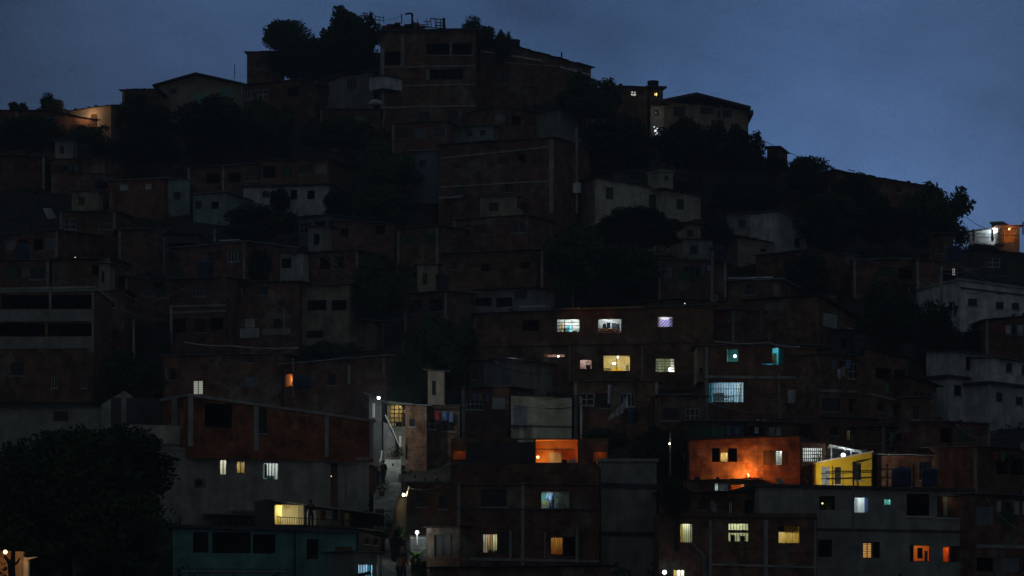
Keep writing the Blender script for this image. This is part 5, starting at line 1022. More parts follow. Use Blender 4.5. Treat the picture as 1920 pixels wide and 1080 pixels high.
lathe_col('tree_trunk', 'dark forked trunk in front of the amber wall', 'tree trunk', [P(24, 1290, YQ - 2), P(22, 1075, YQ - 2), P(18, 1055, YQ - 2), P(8, 1042, YQ - 2)], [.16, .14, .09, .05], 'bark')
lathe_col('tree_trunk', 'second dark trunk close to the amber pillar', 'tree trunk', [P(24, 1290, YQ - 2.1), P(23.5, 1060, YQ - 2.1), P(25, 1028, YQ - 2.1)], [.15, .1, .07], 'bark')

# ------------------------------------------------------------------ poles, wires, tanks, dishes and roof clutter
def pole(label, x, y0, y1, Y, r=.06, mat='metal_grey', arm=None, cat='pole', name='pole'):
    mb = MB(); mb.tube([P(x, y1, Y), P(x, y0, Y)], r, 7)
    if arm: mb.tube([P(x, y0, Y)] + [P(a, b_, Y) for a, b_ in arm], r * .8, 6)
    return tag(mb.build(name, MC[mat]), label, cat)
pole('white pole standing right of the olive-cream house', 1090, 744, 830, D(826) - 1, .07, 'plaster_white')
pole('tall thin pole between the grey tower and orange house', 1257, 812, 892, D(905) - 2, .06, 'metal_grey', arm=None)
q = MB(); q.ball(P(1255.5, 832, D(905) - 2.2), .05); lb_ = tag(q.build('small_lamp', MC['bulb_warm']), 'pinpoint light on the tall thin pole', 'lamp')
pole('utility pole with meter box in mid hill', 1081, 240, 400, D(405) - 2, .11, 'concrete', name='utility_pole')
q = MB(); a = P(1074, 343, D(405) - 2.2); b_ = P(1089, 362, D(405) - 2.2); q.box((a.x, a.y - .15, b_.z), (b_.x, a.y, a.z))
for k in range(5): x_ = a.x + (b_.x - a.x) * (k + .5) / 5; q.box((x_ - .02, a.y - .18, b_.z + .05), (x_ + .02, a.y - .152, a.z - .05))
tag(q.build('meter_box', MC['plaster_white']), 'pale ribbed box hung on the mid hill utility pole', 'box')
pole('slim pole before the dark storey behind the lit row', 1427, 583, 636, D(655), .06, 'metal_grey', arm=[(1427, 600), (1410, 595)][:0] or None)
pole('curved lamp post under the left bright window at lower right', 1321, 1045, 1110, YL - 3, .09, 'metal_grey', arm=[(1312, 1034), (1297, 1019), (1293, 1019)], name='lamp_post')
pole('thin pipe down the front of the lower right grey house', 1600, 866, 996, YL + .5, .05, 'metal_grey')
pole('leaning white drainpipe on the left slope', 320, 573, 622, D(645) - 1, .05, 'plaster_white')
pole('thin mast above the long lit row house', 1074, 545, 580, D(700), .04, 'metal_grey')
pole('post with a lamp glare above the slanted roof edge', 550, 672, 742, D(762) - 1, .06, 'metal_grey')
pole('thin pipe in front of the terrace annex', 648, 875, 942, YT - 1.5, .06, 'metal_grey')
pole('thin antenna at the left of the summit slope', 440, 120, 148, D(200), .03, 'metal_dark', name='antenna', cat='antenna')
pole('short post on the roof of the long gutter house', 1053, 98, 108, D(190), .07, 'metal_dark')
pole('upright pole left of the summit lamp', 753, 26, 44, D(190), .05, 'metal_dark')
pole('dark post at the right edge beside the ridge porch', 1918, 416, 440, D(470), .06, 'metal_dark')
# summit lamp arm and railings
YR0 = D(225) + 1
q = MB(); q.tube([P(773, 55, YR0), P(773, 26, YR0), P(768, 25, YR0)], .10, 6); q.tube([P(773, 26, YR0), P(765, 25, YR0), P(760, 27, YR0)], .09, 6); tag(q.build('street_lamp', MC['metal_dark']), 'unlit street lamp with short arm on the summit roof', 'lamp')
q = MB()
for (a, b_) in (((704, 28), (705, 44)), ((719, 29), (720, 45)), ((704, 30), (720, 34)), ((704, 37), (720, 39)), ((711, 31), (712, 44))): q.tube([P(*a, YR0), P(*b_, YR0)], .035, 4)
tag(q.build('railing', MC['metal_dark']), 'small bent railing beside the tallest summit tree', 'railing')
q = MB()
for (a, b_) in (((782, 36), (785, 52)), ((783, 47), (806, 45)), ((800, 34), (801, 52)), ((795, 40), (808, 41)), ((790, 49), (806, 50)), ((778, 50), (836, 53)), ((770, 43), (772, 50))): q.tube([P(*a, YR0), P(*b_, YR0)], .04, 4)
tag(q.build('railing', MC['metal_dark']), 'broken low railing right of the summit lamp', 'railing')
q = MB()
for (a, b_) in (((807, 34), (809, 52)), ((807, 34.5), (834, 37)), ((815, 35), (817, 52)), ((819, 36), (818, 51)), ((826, 36), (826, 52)), ((818, 42), (834, 43)), ((817, 48), (834, 48))): q.tube([P(*a, YR0), P(*b_, YR0)], .05, 4)
q.tube([P(833, 53, YR0), P(832, 34, YR0)], .13, 6)
tag(q.build('frame', MC['metal_dark']), 'tall skeletal metal frame at the right of the summit roof', 'metal frame')
q = MB()
for k in range(9): c_ = P(722 + k * 8 + (k % 3), 50 - (k % 2) * 1.5, YR0 - .4); q.box(c_ - Vector((.3, .25, .35)), c_ + Vector((.25 + .1 * (k % 3), .25, .05 + .07 * (k % 4))))
tag(q.build('rubble', MC['brick_brown']), 'uneven heap of blocks along the summit roof edge', 'rubble', kind='thing')

def tank(label, x0, y0, x1, y1, Y, mat='tank_black', dome=True):
    a = P(x0, y1, Y); b_ = P(x1, y0, Y); r = (b_.x - a.x) / 2; h = b_.z - a.z; c = Vector(((a.x + b_.x) / 2, Y, a.z))
    root = empty('water_tank', c, label, 'water tank'); mb = MB()
    pr = [(r * .9, 0), (r, h * .05), (r * .97, h * .3), (r, h * .33), (r * .97, h * .6), (r, h * .63), (r, h * .8)]
    pr += [(r * .85, h * .9), (r * .45, h * .97), (r * .3, h)] if dome else [(r * 1.05, h * .86), (r * 1.05, h * .95), (r * .9, h)]
    mb.lathe(c, pr, 20); mb.build('body', MC[mat], root, True)
    mb = MB(); mb.lathe(c + Vector((0, 0, h)), [(r * .3, 0), (r * .3, h * .04), (r * .1, h * .06)], 14); mb.build('lid', MC[mat], root)
tank('black open-rimmed water tank on the red brick turret', 1214, 152, 1235, 166, D(215) + 1.5, dome=False)
tank('squat black water tank on the long gutter house roof', 953, 75, 975, 92, D(190) + 2, dome=False)
tank('dark domed water tank with pale rim right of the yellow house', 1671, 876, 1709, 912, YL + 2.5, 'tank_blue')
tank('blue plastic water tank behind the grille at right', 1728, 879, 1758, 912, YL + 2.8, 'tank_blue', dome=False)
tank('wide blue water tank beside the orange wall patch', 552, 704, 586, 727, D(762) - 1, 'tank_blue')
tank('small blue water tank beside the thin-edged brick house', 178, 334, 202, 352, D(386) + 1, 'tank_blue')
tank('blue water tank right of the hanging washing', 1176, 766, 1194, 793, D(818) - 1, 'tank_blue', dome=False)
tank('small blue tank on the left slope below the wavy roof', 286, 515, 308, 532, D(590), 'tank_blue')
def dish(label, px, py, Y, r, tilt=(60, 0, 20), mat='plaster_grey'):
    c = P(px, py, Y); root = empty('satellite_dish', c - Vector((0, 0, r)), label, 'satellite dish'); mb = MB(); M = Matrix.Rotation(R(tilt[2]), 3, 'Z') @ Matrix.Rotation(R(tilt[0]), 3, 'X')
    n = 18; rings = 5; vs = []
    for k in range(rings + 1):
        rr = r * k / rings
        for j in range(n): t = 6.2832 * j / n; vs.append(c + M @ Vector((rr * math.cos(t) + .0, rr * math.sin(t), .35 * rr * rr / r)))
    mb.v = vs; mb.f = [(k * n + j, k * n + (j + 1) % n, (k + 1) * n + (j + 1) % n, (k + 1) * n + j) for k in range(rings) for j in range(n)]
    mb.build('reflector', MC[mat], root, True)
    mb = MB(); mb.tube([c + M @ Vector((0, r, .3 * r)), c + M @ Vector((0, .1 * r, .95 * r))], .015, 4); mb.ball(c + M @ Vector((0, .1 * r, .95 * r)), .04, 6); mb.tube([c, c - Vector((0, -.2, r))], .025, 5); mb.build('feed_arm', MC['metal_grey'], root)
dish('grey satellite dish on the porch roof under the orange house', 1461, 903, YR - 1.5, .22)
dish('pale oval satellite dish on the dark house at lower right', 1334, 951, YL + 1.0, .32, (75, 0, 60))
dish('faint satellite dish high on the right slope', 1641, 618, D(650), .35, (70, 0, -30), 'metal_grey')
# white dome
mb = MB(); c = P(704, 197, D(262) - 1); r = .65
mb.lathe(c, [(r * math.cos(t * math.pi / 14), r * .8 * math.sin(t * math.pi / 14)) for t in range(8)][:7] + [(.02, r * .8)], 22); tag(mb.build('dome', MC['plaster_white'], None, True), 'small white dome on a roof below the long summit wall', 'dome')
# AC unit
a = P(367, 915, YB + .2); b_ = P(387, 898, YB + .2); rt = empty('air_conditioner', ((a.x + b_.x) / 2, YB - .2, a.z), 'pale air conditioner box on the grey plaster wall', 'air conditioner')
q = MB(); q.box((a.x, YB - .55, a.z), (b_.x, YB - .12, b_.z)); q.build('casing', MC['metal_grey'], rt)
q = MB(); q.lathe(((a.x * .6 + b_.x * .4), YB - .56, (a.z + b_.z) / 2), [(.2, -.02), (.2, .005), (.03, .008)], 14, 'Y'); q.build('fan_grille', MC['metal_dark'], rt)
# tilted roof sheet, left slope
mb = MB(); a = [P(80, 391, D(440)), P(94, 391, D(440)), P(103, 409, D(440)), P(90, 411, D(440))]
mb.hexa([p for p in a] + [p + Vector((0, .9, .15)) for p in a]); tag(mb.build('roof_sheet', MC['zinc_pale']), 'small tilted pale blue roof sheet on the far left slope', 'roof sheet')
# washing by the dark house
mb = MB(); Yw = D(812) - 2; rnd = random.Random(9)
cols_ = [(1141, 783), (1150, 768), (1160, 757), (1170, 740), (1177, 741), (1178, 762), (1170, 771), (1158, 784), (1146, 786)]
for k in range(8):
    a = P(1141 + k * 4.5, 780 - k * 4.4 - (6 if k > 5 else 0), Yw + .08 * (k % 2)); b_ = P(1141 + (k + 1) * 4.5, 780 - (k + 1) * 4.4 - (6 if k > 5 else 0), Yw + .08 * ((k + 1) % 2)); h = .25 + .07 * k
    mb.quad(a - Vector((0, 0, .05)), b_ - Vector((0, 0, .05)), b_ + Vector((.03, 0, -h - .1)), a + Vector((-.05, 0, -h)))
tag(mb.build('washing', MC['cloth_white']), 'pale sheet of washing strung beside the blue tank', 'washing')
mb = MB(); a = P(1143, 722, Yw); mb.tube([a, P(1142, 757, Yw)], .10, 7); mb.tube([P(1139, 722, Yw), P(1147, 723, Yw)], .04, 5); tag(mb.build('hanging_cloth', MC['cloth_white']), 'narrow pale cloth hanging left of the washing', 'cloth')
for k, (x, y, c_) in enumerate(((1570, 692, 'cloth_white'), (1578, 688, 'plaster_grey'), (1660, 720, 'cloth_green'))):
    mb = MB(); Yx = D(815) - 1 if k == 2 else D(815) - 2.0
    for i in range(3): a = P(x + i * 2.2, y, Yx + .05 * (i % 2)); b_ = P(x + (i + 1) * 2.2, y, Yx + .05 * ((i + 1) % 2)); mb.quad(a, b_, b_ - Vector((0, 0, .55)), a - Vector((0, 0, .55 + .05 * i)))
    tag(mb.build('garment', MC[c_]), ['pale garment hung left of the worn plaster house', 'grey garment hung beside the pale garment', 'greenish garment hung on the worn plaster house'][k], 'garment')

def wire(label, pts, sag=.4, r=.02, cat='cable', mat='metal_dark'):
    mb = MB()
    for (a, ya), (b_, yb) in zip(pts[:-1], pts[1:]):
        A_ = P(*a, ya); B_ = P(*b_, yb); n = 10
        mb.tube([A_.lerp(B_, t / n) - Vector((0, 0, sag * 4 * (t / n) * (1 - t / n))) for t in range(n + 1)], r, 4, False)
    return tag(mb.build('cable', MC[mat]), label, cat)
wire('cable dropping along the right ridge to the long brown house', [((1425, 260), D(400)), ((1600, 325), D(400) - 2), ((1748, 351), D(400) - 2)], .3, .022)
wire('lower cable from the great round tree to the ridge porch', [((1740, 352), D(470) + 3), ((1816, 410), D(470)), ((1880, 432), D(470))], .3, .02)
wire('pale cable crossing below the dark red house', [((345, 641), D(745)), ((430, 648), D(745)), ((560, 652), D(745))], .1, .025, mat='plaster_white')
wire('cable slanting up to the left over the blue tank house', [((360, 700), D(750)), ((480, 655), D(750)), ((548, 640), D(750))], .3, .02, mat='metal_grey')
wire('pale cable sagging past the yellow lamp', [((764, 914), YS + 1), ((850, 898), YS + 4)], .3, .02, mat='metal_grey')
wire('cable between the barred window house and the thin pole', [((1240, 738), D(800) - 1), ((1310, 735), D(800) - 1)], .1, .03, mat='metal_grey')
wire('cable running under the dark storey at right of the barred house', [((1530, 784), D(815) - 2), ((1640, 796), D(815) - 2)], .15, .03, mat='metal_grey')
wire('cable in front of the barred window house roof', [((1340, 640), D(800) - 2), ((1440, 642), D(800) - 2), ((1500, 650), D(800) - 2)], .1, .025, mat='plaster_white')
wire('wire rising from the summit railing to the upright pole', [((720, 38), YR0), ((753, 30), YR0)], .1, .015)
for k in range(7):
    mb = MB(); x = 1590 + k * 19; y = 318 + k * 4.8; mb.tube([P(x, y, D(400) - .8), P(x + 13, y + 3, D(400) - .8)], .04, 4); tag(mb.build('roof_bar', MC['metal_dark']), 'thin bar laid on the roof of the long brown ridge house', 'roof bar', 'bars laid on the long brown ridge roof')
rt = empty('wall_lamp', P(1605, 345, D(400) - 1), 'small yellowish tube lamp on the long brown ridge house', 'lamp')
mb = MB(); mb.tube([P(1600, 346, D(400) - 1), P(1611, 342, D(400) - 1)], .07, 6); mb.build('tube', emit('dim_yellow', (1, .8, .3), .5), rt); mb = MB(); mb.box(P(1597, 341, D(400) - .9), P(1603, 336, D(400) - .7)); mb.build('housing', MC['plaster_white'], rt)
# pinpoint lights seen through gaps
for k, (x, y, r, m_, l) in enumerate(((1229, 245, .09, 'bulb_cool', 'cluster of pin lights glittering below the pale lamplit hut'), (1796, 566, .04, 'bulb_cool', 'pin light left of the whitewashed edge house'), (141, 483, .05, 'bulb_warm', 'faint warm speck at the far left eaves'),
        (501, 142, .05, 'bulb_cool', 'faint glint below the dark flat-topped summit house'), (121, 209, .05, 'bulb_warm', 'yellow speck beside the round far left ridge tree'), (1284, 569, .03, 'bulb_cool', 'pin light above the striped cloth window'), (621, 893, .03, 'bulb_warm', 'speck of light in the brick annex wall'),
        (1246, 1073, .10, 'bulb_cool', 'glaring white lamp at the bottom edge right of the grey tower'), (1176, 229, .04, 'bulb_warm', 'tiny glint in the leafy tree left of the pale hut'))):
    Yk = {7: YL - 2.5, 0: D(335), 1: D(600), 2: D(545), 3: D(155), 4: D(250), 5: D(690), 6: YB - .2}.get(k, D(300)); c = P(x, y, Yk)
    rt = empty('small_lamp', c, l, 'lamp'); mb = MB(); mb.ball(c, r, 8)
    if k == 0:
        for d_ in ((-.1, .2), (.15, .12), (.02, -.2), (.14, -.12), (-.05, -.05)): mb.ball(c + Vector((d_[0], 0, d_[1] * 1.6)), .045, 6)
    mb.build('light_bulb', emit('speck_c', (.8, .9, 1), 2.0) if (m_ == 'bulb_cool' and k != 7) else (MC[m_] if k == 7 else emit('speck_w', (1, .8, .5), 1.5)), rt, True)
    mb = MB(); mb.tube([c + Vector((0, .02, r)), c + Vector((0, .15, r + .1))], .015, 4); mb.build('holder', MC['metal_dark'], rt)
    if k == 7: lamp(c - Vector((0, .25, 0)), .7, CC, rt, .1)
lamp(P(160, 214, D(246) - 2.6), 48.0, (1, .62, .34), None, .1, 'ridge_lamp')
lamp(P(1232, 200, D(240) - 1.5), 2.2, CY, None, .1, 'hut_lamp')

# roof-edge scraps and rainwater pipes seen as thin pale strokes
for k, (x0, y0, x1, y1, Yd, m_, l) in enumerate(((410, 452, 448, 451, D(515) - .6, 'zinc_pale', 'thin white flashing on the wavy roof edge'), (1365, 523, 1450, 521, D(590) - .6, 'zinc_pale', 'thin white flashing above the brick house at right'), (1690, 487, 1716, 486, D(545) - .6, 'zinc_pale', 'short bluish flashing on the blue-edged roof'),
      (822, 372, 868, 370, D(405) - 1, 'zinc_pale', 'short white strip low on the large brick block'), (974, 577, 1024, 575, D(700), 'zinc_pale', 'pale sheet edge left of the lit gutter'), (1590, 655, 1630, 651, D(690), 'zinc_pale', 'thin pale eave right of the brown yawed house'), (1398, 791, 1440, 790, D(830) - 3, 'zinc_pale', 'faint pale edge below the barred window house'))):
    mb = MB(); a = P(x0, y0, Yd); b_ = P(x1, y1, Yd); mb.hexa([a, b_, b_ + Vector((0, .35, .08)), a + Vector((0, .35, .08)), a + Vector((0, 0, .06)), b_ + Vector((0, 0, .06)), b_ + Vector((0, .35, .14)), a + Vector((0, .35, .14))])
    tag(mb.build('flashing', MC[m_]), l, 'roof flashing')

# ------------------------------------------------------------------ people
def person(label, px, py, Y, h, face, joints, colors):
    """joints: dict of overrides in metres for a 1.7 m figure; x right, y away from the facing direction, z up"""
    J = dict(pelvis=(0, 0, .93), waist=(0, 0, 1.08), chest=(0, .01, 1.28), neck=(0, 0, 1.45), chin=(0, -.01, 1.53), head=(0, -.01, 1.60), crown=(0, 0, 1.68),
             shL=(.17, 0, 1.40), elL=(.24, .02, 1.12), wrL=(.25, -.06, .88), shR=(-.17, 0, 1.40), elR=(-.24, .02, 1.12), wrR=(-.25, -.06, .88),
             hipL=(.09, 0, .90), knL=(.10, -.02, .49), anL=(.10, .02, .09), toL=(.11, -.13, .03), hipR=(-.09, 0, .90), knR=(-.10, -.02, .49), anR=(-.10, .02, .09), toR=(-.11, -.13, .03))
    J.update(joints); J = {k: Vector(v) for k, v in J.items()}
    k_ = h / 1.7; root = empty('person', P(px, py, Y), label, 'person'); root.rotation_euler = (0, 0, R(face)); root.scale = (k_,) * 3
    def skin(name, pts, edges, rad, mat, rootv=0, sub=2):
        me = bpy.data.meshes.new(name); me.from_pydata(pts, edges, []); me.materials.append(MC[mat]); o = bpy.data.objects.new(name, me); link(o, root)
        mo = o.modifiers.new('skin', 'SKIN'); mo.use_smooth_shade = True
        for i, r in enumerate(rad): me.skin_vertices[0].data[i].radius = r if isinstance(r, tuple) else (r, r)
        me.skin_vertices[0].data[rootv].use_root = True
        s_ = o.modifiers.new('sub', 'SUBSURF'); s_.levels = sub; s_.render_levels = sub; return o
    names = ['pelvis', 'waist', 'chest', 'neck', 'chin', 'head', 'crown', 'shL', 'elL', 'wrL', 'shR', 'elR', 'wrR', 'hipL', 'knL', 'anL', 'toL', 'hipR', 'knR', 'anR', 'toR']
    rad = [(.12, .10), (.12, .095), (.135, .10), .055, .07, .088, .06, .055, .04, .028, .055, .04, .028, .085, .055, .04, .03, .085, .055, .04, .03]
    E = [(0, 1), (1, 2), (2, 3), (3, 4), (4, 5), (5, 6), (2, 7), (7, 8), (8, 9), (2, 10), (10, 11), (11, 12), (0, 13), (13, 14), (14, 15), (15, 16), (0, 17), (17, 18), (18, 19), (19, 20)]
    pts = [J[n] for n in names]
    for s_, w, e in ((1, 9, 8), (-1, 12, 11)):       # palm, four fingers, thumb
        d = (pts[w] - pts[e]).normalized(); side = d.cross(Vector((s_, 0, .01))).normalized(); pl = len(pts); pts.append(pts[w] + d * .055); rad.append((.034, .016)); E.append((w, pl))
        for j in range(4):
            o_ = side * (.024 - .016 * j); ln = (.06, .07, .065, .05)[j]; i = len(pts)
            pts += [pts[pl] + d * .035 + o_, pts[pl] + d * (.035 + ln * .55) + o_, pts[pl] + d * (.03 + ln) + o_ - Vector((s_ * .02, 0, 0))]; rad += [.009, .008, .007]; E += [(pl, i), (i, i + 1), (i + 1, i + 2)]
        i = len(pts); pts += [pts[w] + d * .02 + side * .035, pts[w] + d * .06 + side * .055]; rad += [.011, .009]; E += [(w, i), (i, i + 1)]
    i = len(pts); pts += [J['head'] + Vector((0, -.105, -.01))]; rad += [.014]; E += [(5, i)]      # nose
    skin('body', pts, E, rad, 'skin')
    sh = ['pelvis', 'waist', 'chest', 'shL', 'elL', 'shR', 'elR']; p2 = [J[n] for n in sh]
    skin('shirt', p2 + [J['elL'].lerp(J['wrL'], .2), J['elR'].lerp(J['wrR'], .2)], [(0, 1), (1, 2), (2, 3), (3, 4), (2, 5), (5, 6), (4, 7), (6, 8)], [(.145, .125), (.145, .12), (.16, .125), .075, .058, .075, .058, .052, .052], colors[0])
    tr = ['pelvis', 'hipL', 'knL', 'anL', 'hipR', 'knR', 'anR']
    skin('trousers', [J[n] for n in tr], [(0, 1), (1, 2), (2, 3), (0, 4), (4, 5), (5, 6)], [(.14, .12), .105, .075, .06, .105, .075, .06], colors[1])
    mb = MB(); c = J['head'] + Vector((0, .018, .022)); mb.lathe(c, [(.102 * math.cos(t), .105 * math.sin(t)) for t in [x_ * .2 - .2 for x_ in range(9)]], 14)
    me = bpy.data.meshes.new('hair'); me.from_pydata(mb.v, [], mb.f); me.materials.append(MC[colors[2]]); o = bpy.data.objects.new('hair', me); link(o, root)
    for s_ in (-1, 1):
        mb = MB(); mb.ball(J['head'] + Vector((s_ * .034, -.088, .012)), .009, 6); me = bpy.data.meshes.new('eye'); me.from_pydata(mb.v, [], mb.f); me.materials.append(MC['black_item']); link(bpy.data.objects.new('eye', me), root)
        mb = MB(); mb.ball(J['head'] + Vector((s_ * .098, .0, -.005)), .02, 6); me = bpy.data.meshes.new('ear'); me.from_pydata(mb.v, [], mb.f); me.materials.append(MC['skin']); link(bpy.data.objects.new('ear', me), root)
    mb = MB(); mb.box((-.022, -.087, 1.545), (.022, -.075, 1.552)); me = bpy.data.meshes.new('mouth'); me.from_pydata(mb.v, [], mb.f); me.materials.append(MC['tile']); link(bpy.data.objects.new('mouth', me), root)
    return root
person('person in dark clothes leaning on the wall left of the alley stairs', 707, 922, D(905) - .8, 1.5, 60, {'elL': (.26, -.05, 1.15), 'wrL': (.12, -.22, 1.2)}, ('denim', 'denim', 'hair'))
person('person in black standing at the edge of the pale alley stairs', 719, 914, D(905) - .6, 1.6, -40, {'wrR': (-.16, -.2, 1.02), 'knL': (.11, -.1, .5)}, ('shirt_black', 'denim', 'hair'))
person('person standing on the yellow terrace, dark against the room light', 583, 992, YT - .5, 1.55, 180, {'elL': (.28, -.04, 1.14), 'wrL': (.16, -.24, 1.02)}, ('shirt_black', 'shirt_black', 'hair'))
person('person in pale blue shirt standing inside the middle tower window', 1033, 971, YC + 1.5, 1.6, 150, {'elR': (-.25, -.1, 1.15), 'wrR': (-.2, -.32, 1.15)}, ('cloth_blue', 'denim', 'hair'))
person('person in red top at the foot of the alley steps', 756, 1096, D(1090) - 1, 1.5, 30, {'neck': (0, -.05, 1.43), 'elL': (.26, -.08, 1.15), 'wrL': (.12, -.26, 1.1)}, ('cloth_red', 'denim', 'hair'))
person('bareheaded person in dull shirt beside the person in red', 748, 1094, D(1090) - 1.4, 1.45, -60, {}, ('plaster_beige', 'denim', 'hair'))
lamp(P(760, 1048, D(1090) - 3), .8, CY, None, .1, 'alley_foot_lamp')
q = MB()
for k in range(10):
    pass

# ------------------------------------------------------------------ what has grown on and around the brick houses
rnd = random.Random(81)
for (label, x0, x1, yl, yr, Y, fc, L, zl, zr, mat) in list(FILL):
    words = len(label.split()); px_m = F / Y; w = x1 - x0
    if yl > 195 and x0 > -20 and 'cream house at' not in label and 'under the pole' not in label and rnd.random() < .72 and words <= 10 and w > 50:
        a = x0 + w * rnd.uniform(.03, .45); b_ = min(x1 - 2, a + w * rnd.uniform(.3, .5)); h = px_m * rnd.uniform(1.5, 2.2); ya = yl + (yr - yl) * ((a + b_) / 2 - x0) / w
        if covers(a, b_, ya - h - 6, ya): continue
        m_, wd = rnd.choice((('brick', 'brick'), ('zinc_dark', 'dark metal'), ('plaster_grey', 'grey'), ('brick_brown', 'brown brick'), ('plaster_beige', 'beige')))
        H('small %s hut atop the %s' % (wd, label), a, b_, ya - h, ya - h + rnd.uniform(-2, 2), ya + 2, m_, roof=rnd.choice(['zinc', 'zinc_dark', 'zinc']), depth=2.6, Y=Y + rnd.uniform(.6, 2), yaw=0, ground=False, rise=.1,
          name='rooftop_hut', cat='hut', wins=[(a + (b_ - a) * .25, ya - h * .72, a + (b_ - a) * .5, ya - h * .3, rnd.choice(['dark', 'hole', 'shut']), {'mat': 'door_wood'})], stubs=0)
    if 'cream house at' not in label and rnd.random() < .34 and yl > 195 and words <= 10:
        px = x0 + w * rnd.uniform(.6, .92); yy = yl + (yr - yl) * (px - x0) / w
        if not covers(px - 20, px + 20, yy - 45, yy): tank('dark water tank atop the %s' % label, px - .55 * px_m, yy - 1.25 * px_m, px + .55 * px_m, yy, Y + 1.2, rnd.choice(['tank_blue', 'tank_black']), rnd.random() < .5)
    if rnd.random() < .4 and w > 60 and words <= 11:
        px = x0 + w * rnd.uniform(.1, .5); yy = yl + (yr - yl) * (px - x0) / w + 10; n = rnd.randint(3, 6)
        rt = empty('clothes_line', P(px, yy + 20, Y - .6), 'washing hung before the %s' % label, 'washing line')
        mb = MB(); mb.tube([P(px - 2, yy, Y - .6), P(px + n * .45 * px_m, yy + 1, Y - .6)], .012, 4); mb.tube([P(px - 2, yy, Y - .6), P(px - 2, yy, Y)], .02, 4); mb.tube([P(px + n * .45 * px_m, yy + 1, Y - .6), P(px + n * .45 * px_m, yy + 1, Y)], .02, 4); mb.build('line', MC['metal_grey'], rt)
        for i in range(n):
            mb = MB(); xx = px + i * .43 * px_m; ww = rnd.uniform(.2, .36); hh = rnd.uniform(.35, .75); a = P(xx, yy + .5, Y - .6)
            for j in range(3): mb.quad(a + Vector((ww * j / 3, .03 * (j % 2), 0)), a + Vector((ww * (j + 1) / 3, .03 * ((j + 1) % 2), 0)), a + Vector((ww * (j + 1) / 3, .03 * ((j + 1) % 2), -hh)), a + Vector((ww * j / 3, .03 * (j % 2), -hh - .03)))
            mb.build('garment', MC[rnd.choice(['cloth_white', 'cloth_blue', 'cloth_red', 'shirt_black', 'plaster_grey', 'cloth_green'])], rt)
    for k in range(rnd.randint(1, 3)):      # cables to the houses below and beside it
        a = (x0 + w * rnd.random(), yl + 4); b_ = (a[0] + rnd.choice((-1, 1)) * rnd.uniform(60, 170), yl + rnd.uniform(10, 60))
        if yl > 260:
            o = wire('thin dark cable sagging between houses on the dark slope', [(a, Y - .3), (b_, min(Y - .3, D(b_[1] + 60)) - 3)], rnd.uniform(.2, .9), .02, mat=rnd.choice(['metal_dark', 'metal_grey'])); o['group'] = 'thin cables strung between the dark houses'
    if rnd.random() < .22 and words <= 11:
        dish('small dish mounted on the %s' % label, x1 - w * rnd.uniform(.1, .3), yr - 6, Y - .2, .32, (70, 0, rnd.uniform(-40, 40)), 'metal_grey')

for x, y0, y1, l in ((402, 430, 500, 'slim utility pole below the awning house'), (662, 520, 612, 'utility pole beside the beige stacked house'), (1016, 470, 560, 'utility pole right of the centre porch'), (1335, 470, 556, 'utility pole above the long lit row'), (250, 600, 690, 'utility pole left of the leaning drainpipe'),
      (1545, 690, 790, 'utility pole right of the barred window house'), (1765, 500, 590, 'utility pole near the whitewashed edge house'), (756, 640, 742, 'utility pole in front of the dark tree above the alley'), (870, 640, 735, 'slim pole left of the lit row house')):
    Yp = D(y1) - 2.5; rt = empty('utility_pole', P(x, y1 + 6, Yp), l, 'pole'); mb = MB(); mb.tube([P(x, y1 + 10, Yp), P(x + .5, y0, Yp)], [.12, .08], 8); mb.build('shaft', MC['concrete'], rt)
    mb = MB(); mb.tube([P(x - 7, y0 + 6, Yp - .12), P(x + 7, y0 + 6, Yp - .12)], .04, 5); mb.tube([P(x - 5, y0 + 12, Yp - .12), P(x + 5, y0 + 12, Yp - .12)], .035, 5); mb.build('crossarm', MC['metal_grey'], rt)
    for sx in (-1, 1):
        for j in range(2):
            o = wire('thin dark cable sagging between houses on the dark slope', [((x + sx * 5, y0 + 6 + 6 * j), Yp - .15), ((x + sx * rnd.uniform(70, 190), y0 + rnd.uniform(10, 60)), Yp + rnd.uniform(-2, 1))], rnd.uniform(.3, .9), .02); o['group'] = 'thin cables strung between the dark houses'

# ------------------------------------------------------------------ hillside
def skyline(px):
    pts = [(-3000, 330), (-400, 225), (0, 215), (210, 215), (300, 185), (440, 168), (480, 140), (620, 70), (860, 68), (930, 92), (1100, 148), (1240, 200), (1400, 260), (1570, 340), (1740, 372), (1800, 440), (1920, 470), (2300, 560), (5000, 800)]
    for (a, ya), (b_, yb) in zip(pts[:-1], pts[1:]):
        if a <= px <= b_: t = (px - a) / (b_ - a); t = t * t * (3 - 2 * t); return ya + (yb - ya) * t
    return 300
def ground_z(x, y):
    if y < 128: return -9 + (y > 60) * (y - 60) / 68 * 8.0
    px = 960 + x / y * F; py = 1080 - (y - 145) / .135; s = skyline(max(-2900, min(4900, px))) + 14
    if py >= s: z = (H0 - py) / F * y - .6 - .5 * noise.noise(Vector((x * .12, y * .12, 0)))
    else: Ys = D(s); z = (H0 - s) / F * Ys - .6 - (y - Ys) * .22
    if y < 135: t = (y - 128) / 7; z = z * t + (-1.0) * (1 - t)
    return max(-9, z)
xs = [-1200, -800, -500, -320, -220, -160, -120, -95, -80] + [-70 + k * 1.0 for k in range(141)] + [80, 95, 120, 160, 220, 320, 500, 800, 1200]
ys = [-400, -150, 0, 60, 90, 110, 120, 128] + [131 + k * 1.0 for k in range(175)] + [312, 325, 345, 375, 420, 500, 700, 1100, 1600]
foot = [(fc, L, dp, zb) for fc, L, dp, zb in FOOT]
vs, fs = [], []
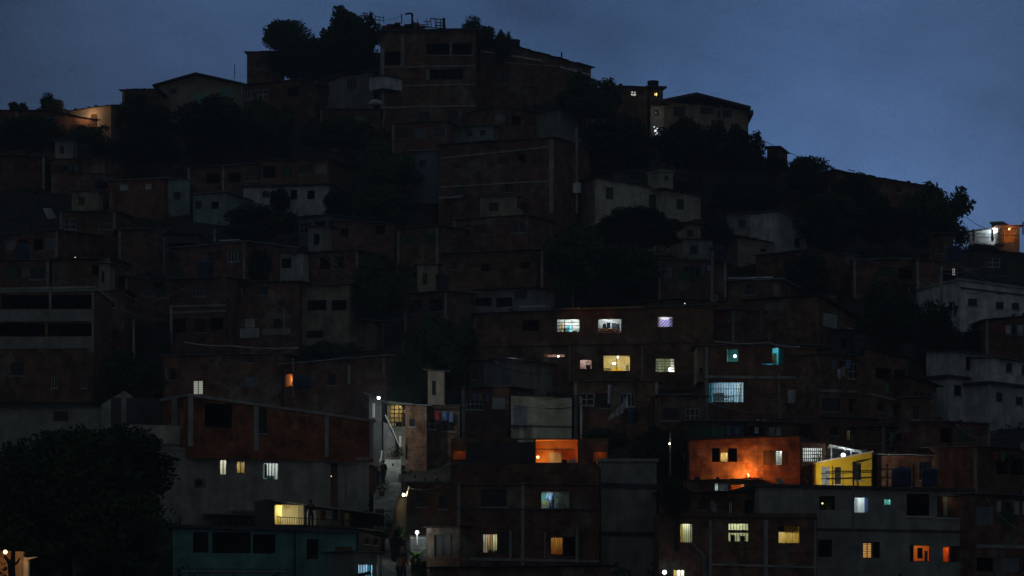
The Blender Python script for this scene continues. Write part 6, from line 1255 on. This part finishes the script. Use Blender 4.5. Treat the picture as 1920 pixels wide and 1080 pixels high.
for j, y in enumerate(ys):
    for i, x in enumerate(xs):
        z = ground_z(x, y)
        if abs(x) < 75 and 125 < y < 310:
            for fc, L, dp, zb in foot:
                q = Vector((x, y, 0)) - fc.A; u = q.dot(fc.u)
                if -1.0 < u < L + 1.0:
                    d = q.dot(fc.n)
                    if -.8 < d < dp + 1.0: z = min(z, zb)
        vs.append((x, y, z))
W_ = len(xs)
for j in range(len(ys) - 1):
    for i in range(W_ - 1): a = j * W_ + i; fs.append((a, a + 1, a + 1 + W_, a + W_))
me = bpy.data.meshes.new('hillside'); me.from_pydata(vs, [], fs); me.materials.append(MC['soil']); me.update(); go = bpy.data.objects.new('hillside', me); go['kind'] = 'structure'; link(go)
# undergrowth: weeds and scrub on every open bit of slope
rnd = random.Random(21); uv, uf = [], []
def free(x, y):
    for fc, L, dp, zb in foot:
        q = Vector((x, y, 0)) - fc.A; u = q.dot(fc.u)
        if -.2 < u < L + .2 and -.3 < q.dot(fc.n) < dp + .2: return False
    return True
cl = 0
while cl < 3000:
    y = rnd.uniform(131, 298); x = rnd.uniform(-.2, .2) * y
    if not free(x, y): continue
    cl += 1; zi = ground_z(x, y); R_ = rnd.uniform(.4, 1.3); hh = rnd.uniform(.4, 1.6)
    for k in range(34):
        a = rnd.uniform(0, 6.28); r = R_ * rnd.random() ** .5; p = Vector((x + math.cos(a) * r, y + math.sin(a) * r, zi - .3 + hh * rnd.random() ** .8 * (1.2 - r / R_)))
        e1 = Vector((rnd.uniform(-1, 1), rnd.uniform(-1, 1), rnd.uniform(-1, 1))).normalized() * rnd.uniform(.1, .24); e2 = e1.orthogonal().normalized() * .08; i = len(uv)
        uv += [p - e1, p - e2, p + e1, p + e2]; uf.append((i, i + 1, i + 2, i + 3))
me = bpy.data.meshes.new('undergrowth'); me.from_pydata(uv, [], uf); me.materials.append(MC['leaves_dark']); me.update(); o = bpy.data.objects.new('undergrowth', me); o['kind'] = 'stuff'; o['label'] = 'dark weeds and scrub covering the open slope between houses'; o['category'] = 'undergrowth'; link(o)
print('OBJECTS', len(bpy.data.objects))

hz = MB(); hz.box((-1205, -405, -11), (1205, 1605, 66)); ho = hz.build('added_haze', MC['soil']); ho['kind'] = 'stuff'; ho['label'] = 'thin blue volume added to lift blacks and halo lamps'; ho['category'] = 'added_haze'  # scattering volume added to lift dark tones and give the lamps halos
m = bpy.data.materials.new('added_haze'); m.use_nodes = True; t = m.node_tree; t.nodes.clear()
v = N(t, 'ShaderNodeVolumePrincipled'); setc(v.inputs['Color'], (.85, .92, 1)); v.inputs['Density'].default_value = .0006; v.inputs['Anisotropy'].default_value = .3
mo = N(t, 'ShaderNodeOutputMaterial'); t.links.new(v.outputs[0], mo.inputs['Volume']); ho.data.materials[0] = m
